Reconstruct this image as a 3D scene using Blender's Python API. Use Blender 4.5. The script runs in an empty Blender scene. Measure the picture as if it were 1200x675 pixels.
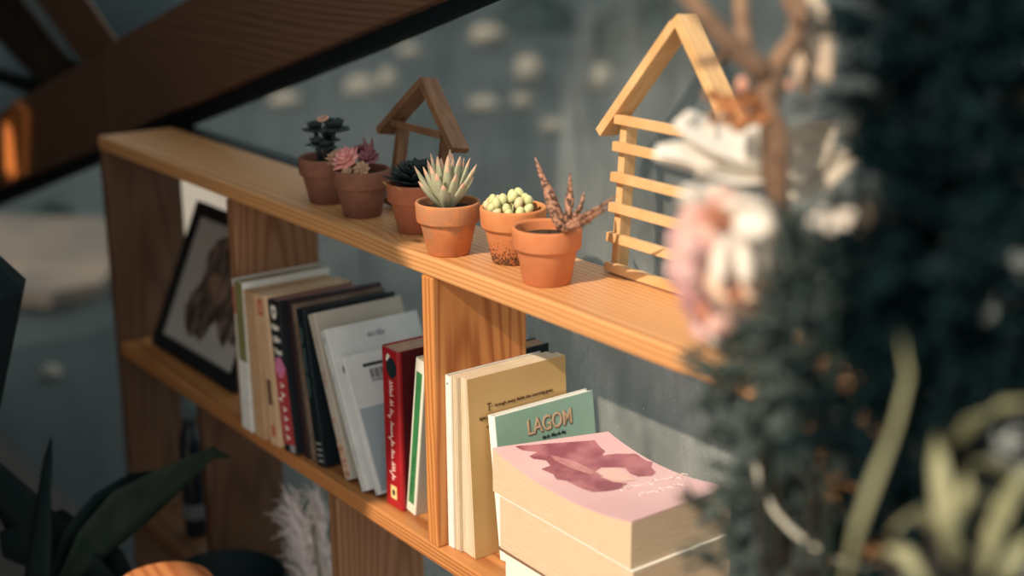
import bpy, math, random
from mathutils import Vector, Matrix, Euler
R = math.radians
SC = bpy.context.scene
COL = SC.collection
rnd = random.Random(7)

# ------------------------------------------------------------------ camera
F_PX = 1673.3
CAM = Vector((1.3816, -0.8859, 0.4565))
RW = Matrix(((0.596, -0.2195, 0.7724), (0.803, 0.1715, -0.5708), (-0.0072, 0.9604, 0.2784)))

def ray(u, v):
    return RW @ Vector(((u - 600) / F_PX, -(v - 337.5) / F_PX, -1.0))
def atd(u, v, d):            # point at depth d metres from the lens
    return CAM + ray(u, v) * d
def aty(u, v, Y):            # point on the vertical plane y = Y
    r = ray(u, v); return CAM + r * ((Y - CAM.y) / r.y)
def atz(u, v, Z):            # point on the level plane z = Z
    r = ray(u, v); return CAM + r * ((Z - CAM.z) / r.z)

cam = bpy.data.cameras.new('camera')
cam.sensor_width = 36.0
cam.lens = F_PX / 1200 * 36
cam.dof.use_dof = True
cam.dof.focus_distance = 1.69
cam.dof.aperture_fstop = 1.9
cam.dof.aperture_blades = 0
cam.clip_start = 0.02
co = bpy.data.objects.new('camera', cam)
COL.objects.link(co)
co.matrix_world = Matrix.Translation(CAM) @ RW.to_4x4()
SC.camera = co

# ------------------------------------------------------------------ materials
MATS = {}
def _new(name):
    m = bpy.data.materials.new(name); m.use_nodes = True
    nt = m.node_tree
    return m, nt, nt.nodes['Principled BSDF']

def mat(name, c1, c2=None, scale=30.0, rough=0.7, bump=0.0, bscale=None, stretch=(1, 1, 1), spec=0.3, sheen=0.0, detail=4, contrast=(0.35, 0.65), trans=0.0):
    if name in MATS: return MATS[name]
    m, nt, p = _new(name)
    p.inputs['Roughness'].default_value = rough
    p.inputs['Specular IOR Level'].default_value = spec
    if sheen: p.inputs['Sheen Weight'].default_value = sheen
    if trans:
        p.inputs['Subsurface Weight'].default_value = trans
        p.inputs['Subsurface Radius'].default_value = (0.006, 0.004, 0.003)
        p.inputs['Subsurface Scale'].default_value = 1.0
    if c2 is None:
        p.inputs['Base Color'].default_value = (*c1, 1)
    tc = nt.nodes.new('ShaderNodeTexCoord')
    mp = nt.nodes.new('ShaderNodeMapping'); mp.inputs['Scale'].default_value = stretch
    nt.links.new(tc.outputs['Object'], mp.inputs['Vector'])
    if c2 is not None:
        n = nt.nodes.new('ShaderNodeTexNoise'); n.inputs['Scale'].default_value = scale; n.inputs['Detail'].default_value = detail
        nt.links.new(mp.outputs['Vector'], n.inputs['Vector'])
        r = nt.nodes.new('ShaderNodeValToRGB')
        r.color_ramp.elements[0].position = contrast[0]; r.color_ramp.elements[0].color = (*c1, 1)
        r.color_ramp.elements[1].position = contrast[1]; r.color_ramp.elements[1].color = (*c2, 1)
        nt.links.new(n.outputs['Fac'], r.inputs['Fac'])
        nt.links.new(r.outputs['Color'], p.inputs['Base Color'])
    if bump:
        n2 = nt.nodes.new('ShaderNodeTexNoise'); n2.inputs['Scale'].default_value = bscale or scale * 3; n2.inputs['Detail'].default_value = 5
        nt.links.new(mp.outputs['Vector'], n2.inputs['Vector'])
        b = nt.nodes.new('ShaderNodeBump'); b.inputs['Strength'].default_value = bump; b.inputs['Distance'].default_value = 0.002
        nt.links.new(n2.outputs['Fac'], b.inputs['Height'])
        nt.links.new(b.outputs['Normal'], p.inputs['Normal'])
    MATS[name] = m
    return m

def wood(name, axis, light, dark, ring=0.0042, center=(0, 0, 0), rough=0.5, knots=(), wobble=0.010):
    """pine: growth rings about an axis near the plank, long wavy grain, thin late-wood lines"""
    if name in MATS: return MATS[name]
    m, nt, p = _new(name)
    L = nt.links
    def N(t, **k):
        n = nt.nodes.new(t)
        for a, b in k.items(): setattr(n, a, b)
        return n
    def math_(op, a, b=None):
        n = N('ShaderNodeMath', operation=op)
        for i, x in enumerate((a, b)):
            if x is None: continue
            if isinstance(x, (int, float)): n.inputs[i].default_value = x
            else: L.new(x, n.inputs[i])
        return n.outputs[0]
    tc = N('ShaderNodeTexCoord')
    st = [1, 1, 1]; st[axis] = 0.10
    mp = N('ShaderNodeMapping'); mp.inputs['Scale'].default_value = st
    L.new(tc.outputs['Object'], mp.inputs['Vector'])
    nz = N('ShaderNodeTexNoise'); nz.inputs['Scale'].default_value = 14; nz.inputs['Detail'].default_value = 3
    L.new(mp.outputs['Vector'], nz.inputs['Vector'])
    sep = N('ShaderNodeSeparateXYZ'); L.new(tc.outputs['Object'], sep.inputs[0])
    o = [i for i in range(3) if i != axis]
    da = math_('SUBTRACT', sep.outputs[o[0]], center[o[0]])
    db = math_('SUBTRACT', sep.outputs[o[1]], center[o[1]])
    tilt = math_('MULTIPLY', sep.outputs[axis], 0.03)
    da = math_('ADD', da, tilt)
    rr = math_('SQRT', math_('ADD', math_('MULTIPLY', da, da), math_('MULTIPLY', db, db)))
    rr = math_('ADD', rr, math_('MULTIPLY', nz.outputs['Fac'], wobble))
    for (ku, kv) in knots:     # (position along the axis, across), rings bulge round a knot
        kx = math_('SUBTRACT', sep.outputs[axis], ku); ky = math_('SUBTRACT', sep.outputs[o[0]], kv)
        d2 = math_('ADD', math_('MULTIPLY', math_('MULTIPLY', kx, kx), 0.35), math_('MULTIPLY', ky, ky))
        kk = math_('DIVIDE', 0.0000035, math_('ADD', d2, 0.00009))
        rr = math_('ADD', rr, kk)
    ph = math_('MULTIPLY', rr, 2 * math.pi / ring)
    s = math_('MULTIPLY', math_('ADD', math_('SINE', ph), 1.0), 0.5)
    s = math_('POWER', s, 2.2)
    fb = N('ShaderNodeTexNoise'); fb.inputs['Scale'].default_value = 260; fb.inputs['Detail'].default_value = 2
    st2 = [1, 1, 1]; st2[axis] = 0.02
    mp2 = N('ShaderNodeMapping'); mp2.inputs['Scale'].default_value = st2
    L.new(tc.outputs['Object'], mp2.inputs['Vector']); L.new(mp2.outputs['Vector'], fb.inputs['Vector'])
    f = math_('ADD', math_('MULTIPLY', s, 0.72), math_('MULTIPLY', math_('SUBTRACT', fb.outputs['Fac'], 0.4), 0.55))
    r = N('ShaderNodeValToRGB')
    r.color_ramp.elements[0].position = 0.0; r.color_ramp.elements[0].color = (*light, 1)
    r.color_ramp.elements[1].position = 0.95; r.color_ramp.elements[1].color = (*dark, 1)
    L.new(f, r.inputs['Fac'])
    big = N('ShaderNodeTexNoise'); big.inputs['Scale'].default_value = 6; L.new(mp.outputs['Vector'], big.inputs['Vector'])
    mix = N('ShaderNodeMix', data_type='RGBA', blend_type='MULTIPLY')
    mix.inputs[0].default_value = 0.45
    L.new(r.outputs['Color'], mix.inputs[6])
    gr = N('ShaderNodeValToRGB')
    gr.color_ramp.elements[0].position = 0.3; gr.color_ramp.elements[0].color = (0.72, 0.62, 0.55, 1)
    gr.color_ramp.elements[1].position = 0.7; gr.color_ramp.elements[1].color = (1, 1, 1, 1)
    L.new(big.outputs['Fac'], gr.inputs['Fac']); L.new(gr.outputs['Color'], mix.inputs[7])
    out = mix.outputs[2]
    for (ku, kv) in knots:
        kx = math_('SUBTRACT', sep.outputs[axis], ku); ky = math_('SUBTRACT', sep.outputs[o[0]], kv)
        d = math_('SQRT', math_('ADD', math_('MULTIPLY', math_('MULTIPLY', kx, kx), 0.3), math_('MULTIPLY', ky, ky)))
        kr = N('ShaderNodeValToRGB')
        kr.color_ramp.elements[0].position = 0.0; kr.color_ramp.elements[0].color = (1, 1, 1, 1)
        kr.color_ramp.elements[1].position = 1.0; kr.color_ramp.elements[1].color = (0, 0, 0, 1)
        L.new(math_('MULTIPLY', d, 100.0), kr.inputs['Fac'])
        km = N('ShaderNodeMix', data_type='RGBA'); L.new(kr.outputs['Color'], km.inputs[0])
        L.new(out, km.inputs[6]); km.inputs[7].default_value = (0.06, 0.025, 0.012, 1); out = km.outputs[2]
    L.new(out, p.inputs['Base Color'])
    p.inputs['Roughness'].default_value = rough
    p.inputs['Specular IOR Level'].default_value = 0.35
    bp = N('ShaderNodeBump'); bp.inputs['Strength'].default_value = 0.15; bp.inputs['Distance'].default_value = 0.001
    L.new(f, bp.inputs['Height']); L.new(bp.outputs['Normal'], p.inputs['Normal'])
    MATS[name] = m
    return m

# ------------------------------------------------------------------ mesh helper
class MB:
    def __init__(s): s.v = []; s.f = []; s.m = []
    def add(s, vs, fs, mi=0):
        o = len(s.v); s.v += [Vector(x) for x in vs]
        for f in fs: s.f.append(tuple(i + o for i in f)); s.m.append(mi)
    def box(s, a, b, mi=0, M=None):
        x0, y0, z0 = a; x1, y1, z1 = b
        vs = [Vector(q) for q in ((x0, y0, z0), (x1, y0, z0), (x1, y1, z0), (x0, y1, z0), (x0, y0, z1), (x1, y0, z1), (x1, y1, z1), (x0, y1, z1))]
        if M is not None: vs = [M @ q for q in vs]
        s.add(vs, [(0, 3, 2, 1), (4, 5, 6, 7), (0, 1, 5, 4), (1, 2, 6, 5), (2, 3, 7, 6), (3, 0, 4, 7)], mi)
    def prism(s, pts, off, mi=0):            # polygon points swept by an offset vector
        n = len(pts); off = Vector(off)
        vs = [Vector(q) for q in pts] + [Vector(q) + off for q in pts]
        fs = [tuple(range(n))[::-1], tuple(range(n, 2 * n))]
        for i in range(n): fs.append((i, (i + 1) % n, n + (i + 1) % n, n + i))
        s.add(vs, fs, mi)
    def lathe(s, prof, seg=40, c=(0, 0, 0), mi=0, jitter=None):
        c = Vector(c); n = len(prof); vs = []; fs = []
        for k in range(seg):
            a = 2 * math.pi * k / seg
            for (r, z) in prof:
                vs.append(c + Vector((r * math.cos(a), r * math.sin(a), z)))
        for k in range(seg):
            for i in range(n - 1):
                a, b = k * n + i, ((k + 1) % seg) * n + i
                fs.append((a, b, b + 1, a + 1))
        s.add(vs, fs, mi)
    def sweep(s, pts, rads, seg=8, flat=1.0, up=(0, 0, 1), mi=0, tipmi=None, tipfrom=0.8):
        """tube through pts; rads = radius at each point; flat squashes it along the local normal"""
        pts = [Vector(q) for q in pts]; n = len(pts); vs = []
        up = Vector(up); prev = None
        for i, q in enumerate(pts):
            t = (pts[min(i + 1, n - 1)] - pts[max(i - 1, 0)]).normalized()
            b = up.cross(t)
            if b.length < 1e-4: b = Vector((1, 0, 0)).cross(t)
            b.normalize(); nn = t.cross(b)
            for k in range(seg):
                a = 2 * math.pi * k / seg
                vs.append(q + b * (rads[i] * math.cos(a)) + nn * (rads[i] * flat * math.sin(a)))
        o = len(s.v); s.v += vs
        for i in range(n - 1):
            mm = tipmi if (tipmi is not None and i / (n - 1) >= tipfrom) else mi
            for k in range(seg):
                a = i * seg + k; b = i * seg + (k + 1) % seg
                s.f.append((o + a, o + b, o + b + seg, o + a + seg)); s.m.append(mm)
        s.f.append(tuple(o + k for k in range(seg))[::-1]); s.m.append(mi)
        s.f.append(tuple(o + (n - 1) * seg + k for k in range(seg))); s.m.append(tipmi if tipmi is not None else mi)
    def ball(s, c, r, sc=(1, 1, 1), seg=12, rings=8, mi=0, noise=0, M=None):
        c = Vector(c); vs = []; fs = []
        for i in range(rings + 1):
            t = math.pi * i / rings
            for k in range(seg):
                a = 2 * math.pi * k / seg
                q = Vector((math.sin(t) * math.cos(a) * sc[0], math.sin(t) * math.sin(a) * sc[1], math.cos(t) * sc[2])) * r
                if noise and 0 < i < rings: q *= 1 + rnd.uniform(-noise, noise)
                if M is not None: q = M @ q
                vs.append(c + q)
        for i in range(rings):
            for k in range(seg):
                a = i * seg + k; b = i * seg + (k + 1) % seg
                fs.append((a, a + seg, b + seg, b))
        s.add(vs, fs, mi)
    def build(s, name, mats, parent=None, smooth=False, bevel=0, label=None):
        me = bpy.data.meshes.new(name)
        me.from_pydata([tuple(q) for q in s.v], [], s.f)
        if not isinstance(mats, (list, tuple)): mats = [mats]
        for m in mats: me.materials.append(m)
        for p, mi in zip(me.polygons, s.m): p.material_index = min(mi, len(mats) - 1)
        if smooth:
            for p in me.polygons: p.use_smooth = True
        me.validate(); me.update()
        o = bpy.data.objects.new(name, me); COL.objects.link(o)
        if parent is not None: o.parent = parent
        if bevel:
            b = o.modifiers.new('bevel', 'BEVEL'); b.width = bevel; b.segments = 2; b.limit_method = 'ANGLE'; b.angle_limit = R(40)
        if label: o['label'] = label
        return o

def thing(name, label, cat, loc=(0, 0, 0), rot=(0, 0, 0), group=None):
    o = bpy.data.objects.new(name, None); COL.objects.link(o)
    o.empty_display_size = 0.02
    o.location = loc; o.rotation_euler = rot
    o['label'] = label; o['category'] = cat
    if group: o['group'] = group
    return o
def tag(o, label, cat, group=None, kind=None):
    o['label'] = label; o['category'] = cat
    if group: o['group'] = group
    if kind: o['kind'] = kind
    return o
def struct(o): o['kind'] = 'structure'; return o

ORI = {  # text direction, text up
    'front': ((1, 0, 0), (0, 0, 1)), 'down': ((0, 0, -1), (1, 0, 0)), 'right': ((0, 1, 0), (0, 0, 1)), 'top': ((1, 0, 0), (0, 1, 0))}
def lettering(name, s, size, loc, ori, m, parent, shear=0.0, spacing=1.0, extrude=0.0002, label=None, offset=0.0, width=None):
    cu = bpy.data.curves.new('lettering', 'FONT'); cu.body = s; cu.size = size; cu.shear = shear
    cu.space_character = spacing; cu.extrude = extrude; cu.align_x = 'CENTER'; cu.align_y = 'CENTER'; cu.offset = offset
    to = bpy.data.objects.new('lettering', cu); COL.objects.link(to)
    dg = bpy.context.evaluated_depsgraph_get()
    me = bpy.data.meshes.new_from_object(to.evaluated_get(dg))
    bpy.data.objects.remove(to); bpy.data.curves.remove(cu)
    x, y = Vector(ORI[ori][0]), Vector(ORI[ori][1]); z = x.cross(y)
    k = 1.0
    if width and len(me.vertices):
        xs = [v.co.x for v in me.vertices]; k = width / (max(xs) - min(xs))
    for v in me.vertices:
        v.co = Vector(loc) + x * v.co.x * k + y * v.co.y + z * v.co.z
    me.materials.clear(); me.materials.append(m)
    o = bpy.data.objects.new(name, me); COL.objects.link(o); o.parent = host(parent)
    if label: o['label'] = label
    return o
def handwriting(name, L, amp, loc, ori, m, parent, seed=1, thick=0.0006, words=(5, 2, 3, 7, 4, 3)):
    """a looping line of handwriting"""
    r = random.Random(seed); x, y = Vector(ORI[ori][0]), Vector(ORI[ori][1])
    mb = MB(); total = sum(words) + len(words) - 1; step = L / total; pos = 0
    z = x.cross(y)
    for w in words:
        pts = []
        for c in range(w):
            tall = r.choice((0.5, 0.5, 0.6, 1.0, -0.9))
            if c == 0: tall = 1.0
            for i in range(7):
                t = i / 6
                px = pos + step * (t + 0.32 * math.sin(2 * math.pi * t))
                py = amp * tall * math.sin(math.pi * t) * (1 if tall > 0 else 1)
                pts.append(Vector(loc) + x * px + y * (py - amp * 0.25))
            pos += step
        mb.sweep(pts, [thick] * len(pts), seg=4, up=z)
        pos += step
    return mb.build(name, m, host(parent))

# ------------------------------------------------------------------ palette
PINE_L, PINE_D = (0.66, 0.33, 0.125), (0.36, 0.115, 0.03)
W_board = wood('pine board long grain', 0, (0.70, 0.37, 0.155), (0.51, 0.215, 0.075), ring=0.0062, center=(0, -0.02, -0.075), wobble=0.018, knots=((-0.055, 0.033),))
W_low = wood('pine lower board', 0, (0.58, 0.26, 0.09), (0.30, 0.09, 0.025), ring=0.005, center=(0, 0.02, -0.45), wobble=0.016)
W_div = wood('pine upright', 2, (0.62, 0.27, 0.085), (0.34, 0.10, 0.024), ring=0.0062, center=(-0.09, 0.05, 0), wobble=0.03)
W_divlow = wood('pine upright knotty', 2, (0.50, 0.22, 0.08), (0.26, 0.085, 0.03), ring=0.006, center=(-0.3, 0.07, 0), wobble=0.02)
W_shade = wood('pine upright shaded in', 2, (0.13, 0.065, 0.034), (0.075, 0.032, 0.016), ring=0.006, center=(-1.1, 0.07, 0), wobble=0.02)  # pine with the shade of the left end mixed into its colour
W_mid = wood('brown upright', 2, (0.30, 0.15, 0.075), (0.17, 0.07, 0.03), ring=0.006, center=(-0.6, 0.07, 0), wobble=0.02)  # same pine, half darkened in colour for the shade
W_lowdark = wood('bottom board shaded in', 0, (0.18, 0.085, 0.04), (0.10, 0.04, 0.018), ring=0.005, center=(0, 0.02, -0.8))  # bottom board pine, darkened in colour for the shade down there
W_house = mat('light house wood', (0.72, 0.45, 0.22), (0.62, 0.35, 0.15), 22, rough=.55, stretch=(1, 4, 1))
W_house_brown = mat('brown house wood', (0.26, 0.13, 0.065), (0.17, 0.08, 0.04), 30, rough=.6, stretch=(1, 4, 1))  # darker brown mix than the larger house
W_beam = wood('dark beam wood', 0, (0.17, 0.092, 0.058), (0.085, 0.044, 0.029), ring=0.012, center=(0, 0.1, -0.4), wobble=0.05)
W_sunlit = wood('sunlit beam edge wood', 2, (0.75, 0.26, 0.07), (0.5, 0.13, 0.03), ring=0.006, center=(-2.2, 0.1, 0))
W_post = wood('post wood', 0, (0.62, 0.24, 0.09), (0.38, 0.11, 0.035), ring=0.005, center=(0, -0.3, -0.6))
M_frame = mat('black glazing frame', (0.006, 0.011, 0.014), rough=0.6, spec=0.15)
M_white = mat('white paper cover', (0.74, 0.73, 0.70), (0.66, 0.65, 0.62), 60, rough=0.55)
M_pages = mat('cream pages', (0.68, 0.57, 0.42), (0.58, 0.47, 0.32), 14, rough=0.85, stretch=(60, 3, 1), bump=0.25, bscale=60)
M_pagesflat = mat('cream pages lying', (0.65, 0.52, 0.37), (0.55, 0.42, 0.275), 14, rough=0.85, stretch=(3, 3, 70), bump=0.25, bscale=40, contrast=(0.3, 0.7))
M_kraft = mat('kraft brown paper', (0.52, 0.33, 0.19), (0.46, 0.28, 0.155), 40, rough=0.8)
M_ink = mat('ink', (0.012, 0.014, 0.018), rough=0.6)
M_grime = mat('soil', (0.018, 0.012, 0.009), (0.055, 0.035, 0.022), 300, rough=0.95, bump=0.8, bscale=300)

# ------------------------------------------------------------------ setting
Z_TOP, Z_LOW, TH, D = 0.024, -0.350, 0.024, 0.14
FLOOR = -1.10
PANE_Y = 0.205

def window_pane():
    m, nt, p = _new('dusty greenhouse glass')
    L = nt.links
    out = nt.nodes['Material Output']
    tr = nt.nodes.new('ShaderNodeBsdfTransparent'); tr.inputs['Color'].default_value = (0.86, 0.92, 0.94, 1)
    df0 = nt.nodes.new('ShaderNodeBsdfDiffuse'); df0.inputs['Color'].default_value = (0.66, 0.67, 0.64, 1)
    tl_ = nt.nodes.new('ShaderNodeBsdfTranslucent'); tl_.inputs['Color'].default_value = (0.70, 0.71, 0.68, 1)
    df = nt.nodes.new('ShaderNodeMixShader'); df.inputs[0].default_value = 0.4
    L.new(df0.outputs[0], df.inputs[1]); L.new(tl_.outputs[0], df.inputs[2])
    tc = nt.nodes.new('ShaderNodeTexCoord')
    mp = nt.nodes.new('ShaderNodeMapping'); mp.inputs['Scale'].default_value = (5.0, 1, 2.2)
    mp.inputs['Rotation'].default_value = (0, 0.25, 0)
    n = nt.nodes.new('ShaderNodeTexNoise'); n.inputs['Scale'].default_value = 2.6; n.inputs['Detail'].default_value = 9; n.inputs['Roughness'].default_value = 0.62
    L.new(tc.outputs['Object'], mp.inputs['Vector']); L.new(mp.outputs['Vector'], n.inputs['Vector'])
    mr = nt.nodes.new('ShaderNodeMapRange'); mr.inputs['From Min'].default_value = 0.35; mr.inputs['From Max'].default_value = 0.7
    mr.inputs['To Min'].default_value = 0.10; mr.inputs['To Max'].default_value = 0.30
    L.new(n.outputs['Fac'], mr.inputs['Value'])
    n2 = nt.nodes.new('ShaderNodeTexNoise'); n2.inputs['Scale'].default_value = 230; n2.inputs['Detail'].default_value = 1
    L.new(tc.outputs['Object'], n2.inputs['Vector'])
    mr2 = nt.nodes.new('ShaderNodeMapRange'); mr2.inputs['From Min'].default_value = 0.74; mr2.inputs['From Max'].default_value = 0.8
    mr2.inputs['To Max'].default_value = 0.25
    L.new(n2.outputs['Fac'], mr2.inputs['Value'])
    ad = nt.nodes.new('ShaderNodeMath'); ad.operation = 'ADD'
    L.new(mr.outputs[0], ad.inputs[0]); L.new(mr2.outputs[0], ad.inputs[1])
    sp = nt.nodes.new('ShaderNodeSeparateXYZ'); L.new(tc.outputs['Object'], sp.inputs[0])
    gz = nt.nodes.new('ShaderNodeMapRange'); gz.inputs['From Min'].default_value = -0.15; gz.inputs['From Max'].default_value = 0.32
    gz.inputs['To Min'].default_value = 1.45; gz.inputs['To Max'].default_value = 0.22; L.new(sp.outputs['Z'], gz.inputs['Value'])
    gx = nt.nodes.new('ShaderNodeMapRange'); gx.inputs['From Min'].default_value = -1.25; gx.inputs['From Max'].default_value = -0.45
    gx.inputs['To Min'].default_value = 0.14; gx.inputs['To Max'].default_value = 1.0; L.new(sp.outputs['X'], gx.inputs['Value'])
    m1 = nt.nodes.new('ShaderNodeMath'); m1.operation = 'MULTIPLY'; L.new(gz.outputs[0], m1.inputs[0]); L.new(gx.outputs[0], m1.inputs[1])
    m2 = nt.nodes.new('ShaderNodeMath'); m2.operation = 'MULTIPLY'; L.new(ad.outputs[0], m2.inputs[0]); L.new(m1.outputs[0], m2.inputs[1])
    ad = m2
    mx = nt.nodes.new('ShaderNodeMixShader')
    L.new(ad.outputs[0], mx.inputs[0]); L.new(tr.outputs[0], mx.inputs[1]); L.new(df.outputs[0], mx.inputs[2])
    L.new(mx.outputs[0], out.inputs['Surface'])
    nt.nodes.remove(p)
    mb = MB(); mb.box((-3.2, PANE_Y, FLOOR), (2.6, PANE_Y + 0.004, 1.6))
    return struct(mb.build('window_1', m))
window_pane()

# floor inside and earth outside
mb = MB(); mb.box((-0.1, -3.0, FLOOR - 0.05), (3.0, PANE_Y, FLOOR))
struct(mb.build('floor', mat('pale bounce floor', (0.44, 0.36, 0.28), (0.52, 0.43, 0.34), 6, rough=0.7, stretch=(1, 12, 1))))  # floor made pale here to bounce sun up onto the books
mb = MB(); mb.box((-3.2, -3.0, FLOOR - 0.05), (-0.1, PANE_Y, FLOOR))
struct(mb.build('floor', mat('dark bounce-free floor', (0.03, 0.022, 0.018), (0.05, 0.035, 0.028), 6, rough=0.8, stretch=(1, 12, 1))))  # floor made dark here to keep bounce off the lower left
def earth():
    mb = MB(); n = 46; x0, x1, y0, y1 = -26, 12, PANE_Y + 0.01, 30
    r = random.Random(3)
    vs = []; fs = []
    for j in range(n + 1):
        for i in range(n + 1):
            x = x0 + (x1 - x0) * i / n; y = y0 + (y1 - y0) * (j / n) ** 1.6
            h = 0.0 if j == 0 else r.uniform(-0.05, 0.06) * min(1, y)
            vs.append((x, y, FLOOR - 0.05 + h))
    for j in range(n):
        for i in range(n):
            a = j * (n + 1) + i; fs.append((a, a + 1, a + n + 2, a + n + 1))
    mb.add(vs, fs)
    return struct(mb.build('ground', mat('dark shaded earth', (0.005, 0.011, 0.013), (0.022, 0.030, 0.031), 0.8, rough=0.95, detail=6, contrast=(0.38, 0.66)), smooth=True))  # earth colour darkened to stand for shaded ground
earth()

# unseen panel added on the left, edge and gaps cut to shape the shade
EDGE = ((-1.2, -0.64), (1.05, 0.17), (1.08, 0.14), (1.15, 0.14), (1.25, 0.225), (1.43, 0.235), (2.3, 0.50))
def edge(z):
    for (z0, x0), (z1, x1) in zip(EDGE, EDGE[1:]):
        if z <= z1: return x0 + (x1 - x0) * (z - z0) / (z1 - z0)
mb = MB()
def shadestrip(z0, z1, xa, xb=None):
    pts = [(xa, -1.2, z0), (edge(z0) if xb is None else xb, -1.2, z0), (edge(z1) if xb is None else xb, -1.2, z1), (xa, -1.2, z1)]
    mb.prism(pts, (0, -0.06, 0))
shadestrip(FLOOR, .33, -3.2)
shadestrip(.33, .46, -3.2, -.31); shadestrip(.33, .46, -.12)
shadestrip(.46, .95, -3.2)
for za, zb in ((.95, 1.05), (1.05, 1.08), (1.08, 1.12)):
    shadestrip(za, zb, -3.2, -1.86); shadestrip(za, zb, -1.72)
for za, zb in ((1.12, 1.15), (1.15, 1.25), (1.25, 1.43), (1.43, 2.2)): shadestrip(za, zb, -3.2)
M_wall = mat('dark stained timber', (0.07, 0.05, 0.04), (0.11, 0.08, 0.06), 5, rough=0.8, stretch=(10, 10, 1))
struct(mb.build('shade_panel', M_wall))
mb = MB(); mb.box((-3.26, -1.26, FLOOR), (-3.2, PANE_Y, 2.2)); struct(mb.build('wall_left', M_wall))
mb = MB(); mb.box((-3.2, -1.26, 2.2), (-0.45, PANE_Y, 2.26)); struct(mb.build('shade_roof', M_wall))  # unseen roof added to darken the left end

# timber struts of the dome, in front of the glass
def strut(name, px, Y, depth, m, bevel=0.004):
    pts = [aty(u, v, Y) for u, v in px]
    mb = MB(); mb.prism(pts, (0, depth, 0))
    return struct(mb.build(name, m, bevel=bevel))
strut('trim_1', [(130, 49), (222, -3), (290, -40), (620, -40), (530, -8), (300, 88), (222, 123), (176, 141), (130, 160)], 0.150, 0.05, W_beam)
strut('trim_2', [(130, 49), (130, 160), (113, 174), (-30, 230), (-30, 147), (0, 130), (48, 100), (90, 77)], 0.152, 0.05, W_beam)
strut('trim_3', [(176, 141), (222, 123), (300, 88), (530, -8), (620, -40), (660, -40), (570, 0), (431, 60), (300, 113), (207, 151), (130, 185), (130, 160)], 0.175, 0.028, M_frame, 0.001)
strut('trim_4', [(113, 174), (130, 160), (130, 183), (-30, 252), (-30, 230)], 0.175, 0.028, M_frame, 0.001)
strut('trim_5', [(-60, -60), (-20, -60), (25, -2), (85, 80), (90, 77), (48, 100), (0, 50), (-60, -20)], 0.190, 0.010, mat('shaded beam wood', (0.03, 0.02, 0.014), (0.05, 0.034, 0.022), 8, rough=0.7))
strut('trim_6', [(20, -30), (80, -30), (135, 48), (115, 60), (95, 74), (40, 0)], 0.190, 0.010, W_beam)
strut('trim_7', [(4, 136), (17, 119), (27, 131), (25, 205), (5, 216)], 0.135, 0.02, W_sunlit, 0.002)  # added strip, its orange painted in for a sunlit beam edge
# black strip added behind the shelf, painting the shade there
mb = MB(); mb.box((-3.2, 0.172, -0.02), (-0.28, PANE_Y - 0.002, 0.012)); struct(mb.build('trim_8', M_frame))
# pale slatted awning outside the upper glass
mb = MB()
p0, p1, p2, p3 = [aty(u, v, 0.36) for u, v in ((-90, -80), (300, -80), (260, 40), (-60, 190))]
nS = 14
for i in range(nS):
    a = i / nS; b = (i + 0.86) / nS
    q = [p0.lerp(p3, a), p1.lerp(p2, a), p1.lerp(p2, b), p0.lerp(p3, b)]
    mb.prism(q, (0, 0.015, 0))
struct(mb.build('trim_9', mat('pale slats', (0.34, 0.44, 0.49), (0.48, 0.56, 0.60), 3, rough=0.7)))

# ------------------------------------------------------------------ bookshelf
shelf = thing('bookshelf', 'long low pine bookshelf with two staggered tiers along the dusty window', 'shelf', (0, 0, FLOOR))
OFF = Vector((0, 0, -FLOOR))
def board(name, a, b, m, bevel=0.0025, label=None):
    mb = MB(); mb.box(a, b)
    o = mb.build(name, m, shelf, bevel=bevel, label=label)
    o.location = (0, 0, -FLOOR)
    return o
XL, XR = -1.031, 0.60
board('shelf_board', (XL, 0, 0), (XR, D, Z_TOP), W_board, 0.004, 'sunlit top board')
board('shelf_board', (XL + TH, 0, Z_LOW - TH), (XR - TH, D, Z_LOW), W_low, 0.003, 'middle board under the books')
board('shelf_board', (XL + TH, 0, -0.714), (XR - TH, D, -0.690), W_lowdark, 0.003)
board('end_panel', (XL, 0, FLOOR), (XL + TH - 0.001, D, 0), W_shade)
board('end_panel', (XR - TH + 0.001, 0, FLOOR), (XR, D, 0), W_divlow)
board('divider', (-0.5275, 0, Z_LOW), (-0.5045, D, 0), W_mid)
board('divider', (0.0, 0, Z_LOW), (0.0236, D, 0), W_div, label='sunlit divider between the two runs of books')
W_kn = wood('pine upright with knot', 2, (0.28, 0.15, 0.08), (0.17, 0.075, 0.035), ring=0.007, center=(-0.3, 0.10, 0), wobble=0.02, knots=())  # upright pine darkened in colour for the shaded lower bay
board('divider', (-0.690, 0, -0.690), (-0.667, D, Z_LOW - TH), W_shade)
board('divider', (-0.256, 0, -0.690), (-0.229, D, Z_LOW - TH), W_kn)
mb = MB(); mb.lathe([(0.0001, 0.0004), (0.006, 0.0004), (0.0085, 0.0)], 16, (0, 0, 0))
kn = mb.build('knot', mat('dark knot', (0.03, 0.018, 0.012), (0.09, 0.04, 0.02), 120, rough=0.6), shelf)
kn.location = (-0.2288, 0.075, -0.425 - FLOOR); kn.rotation_euler = (0, R(90), 0); kn.scale = (1.5, 1, 1)

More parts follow.
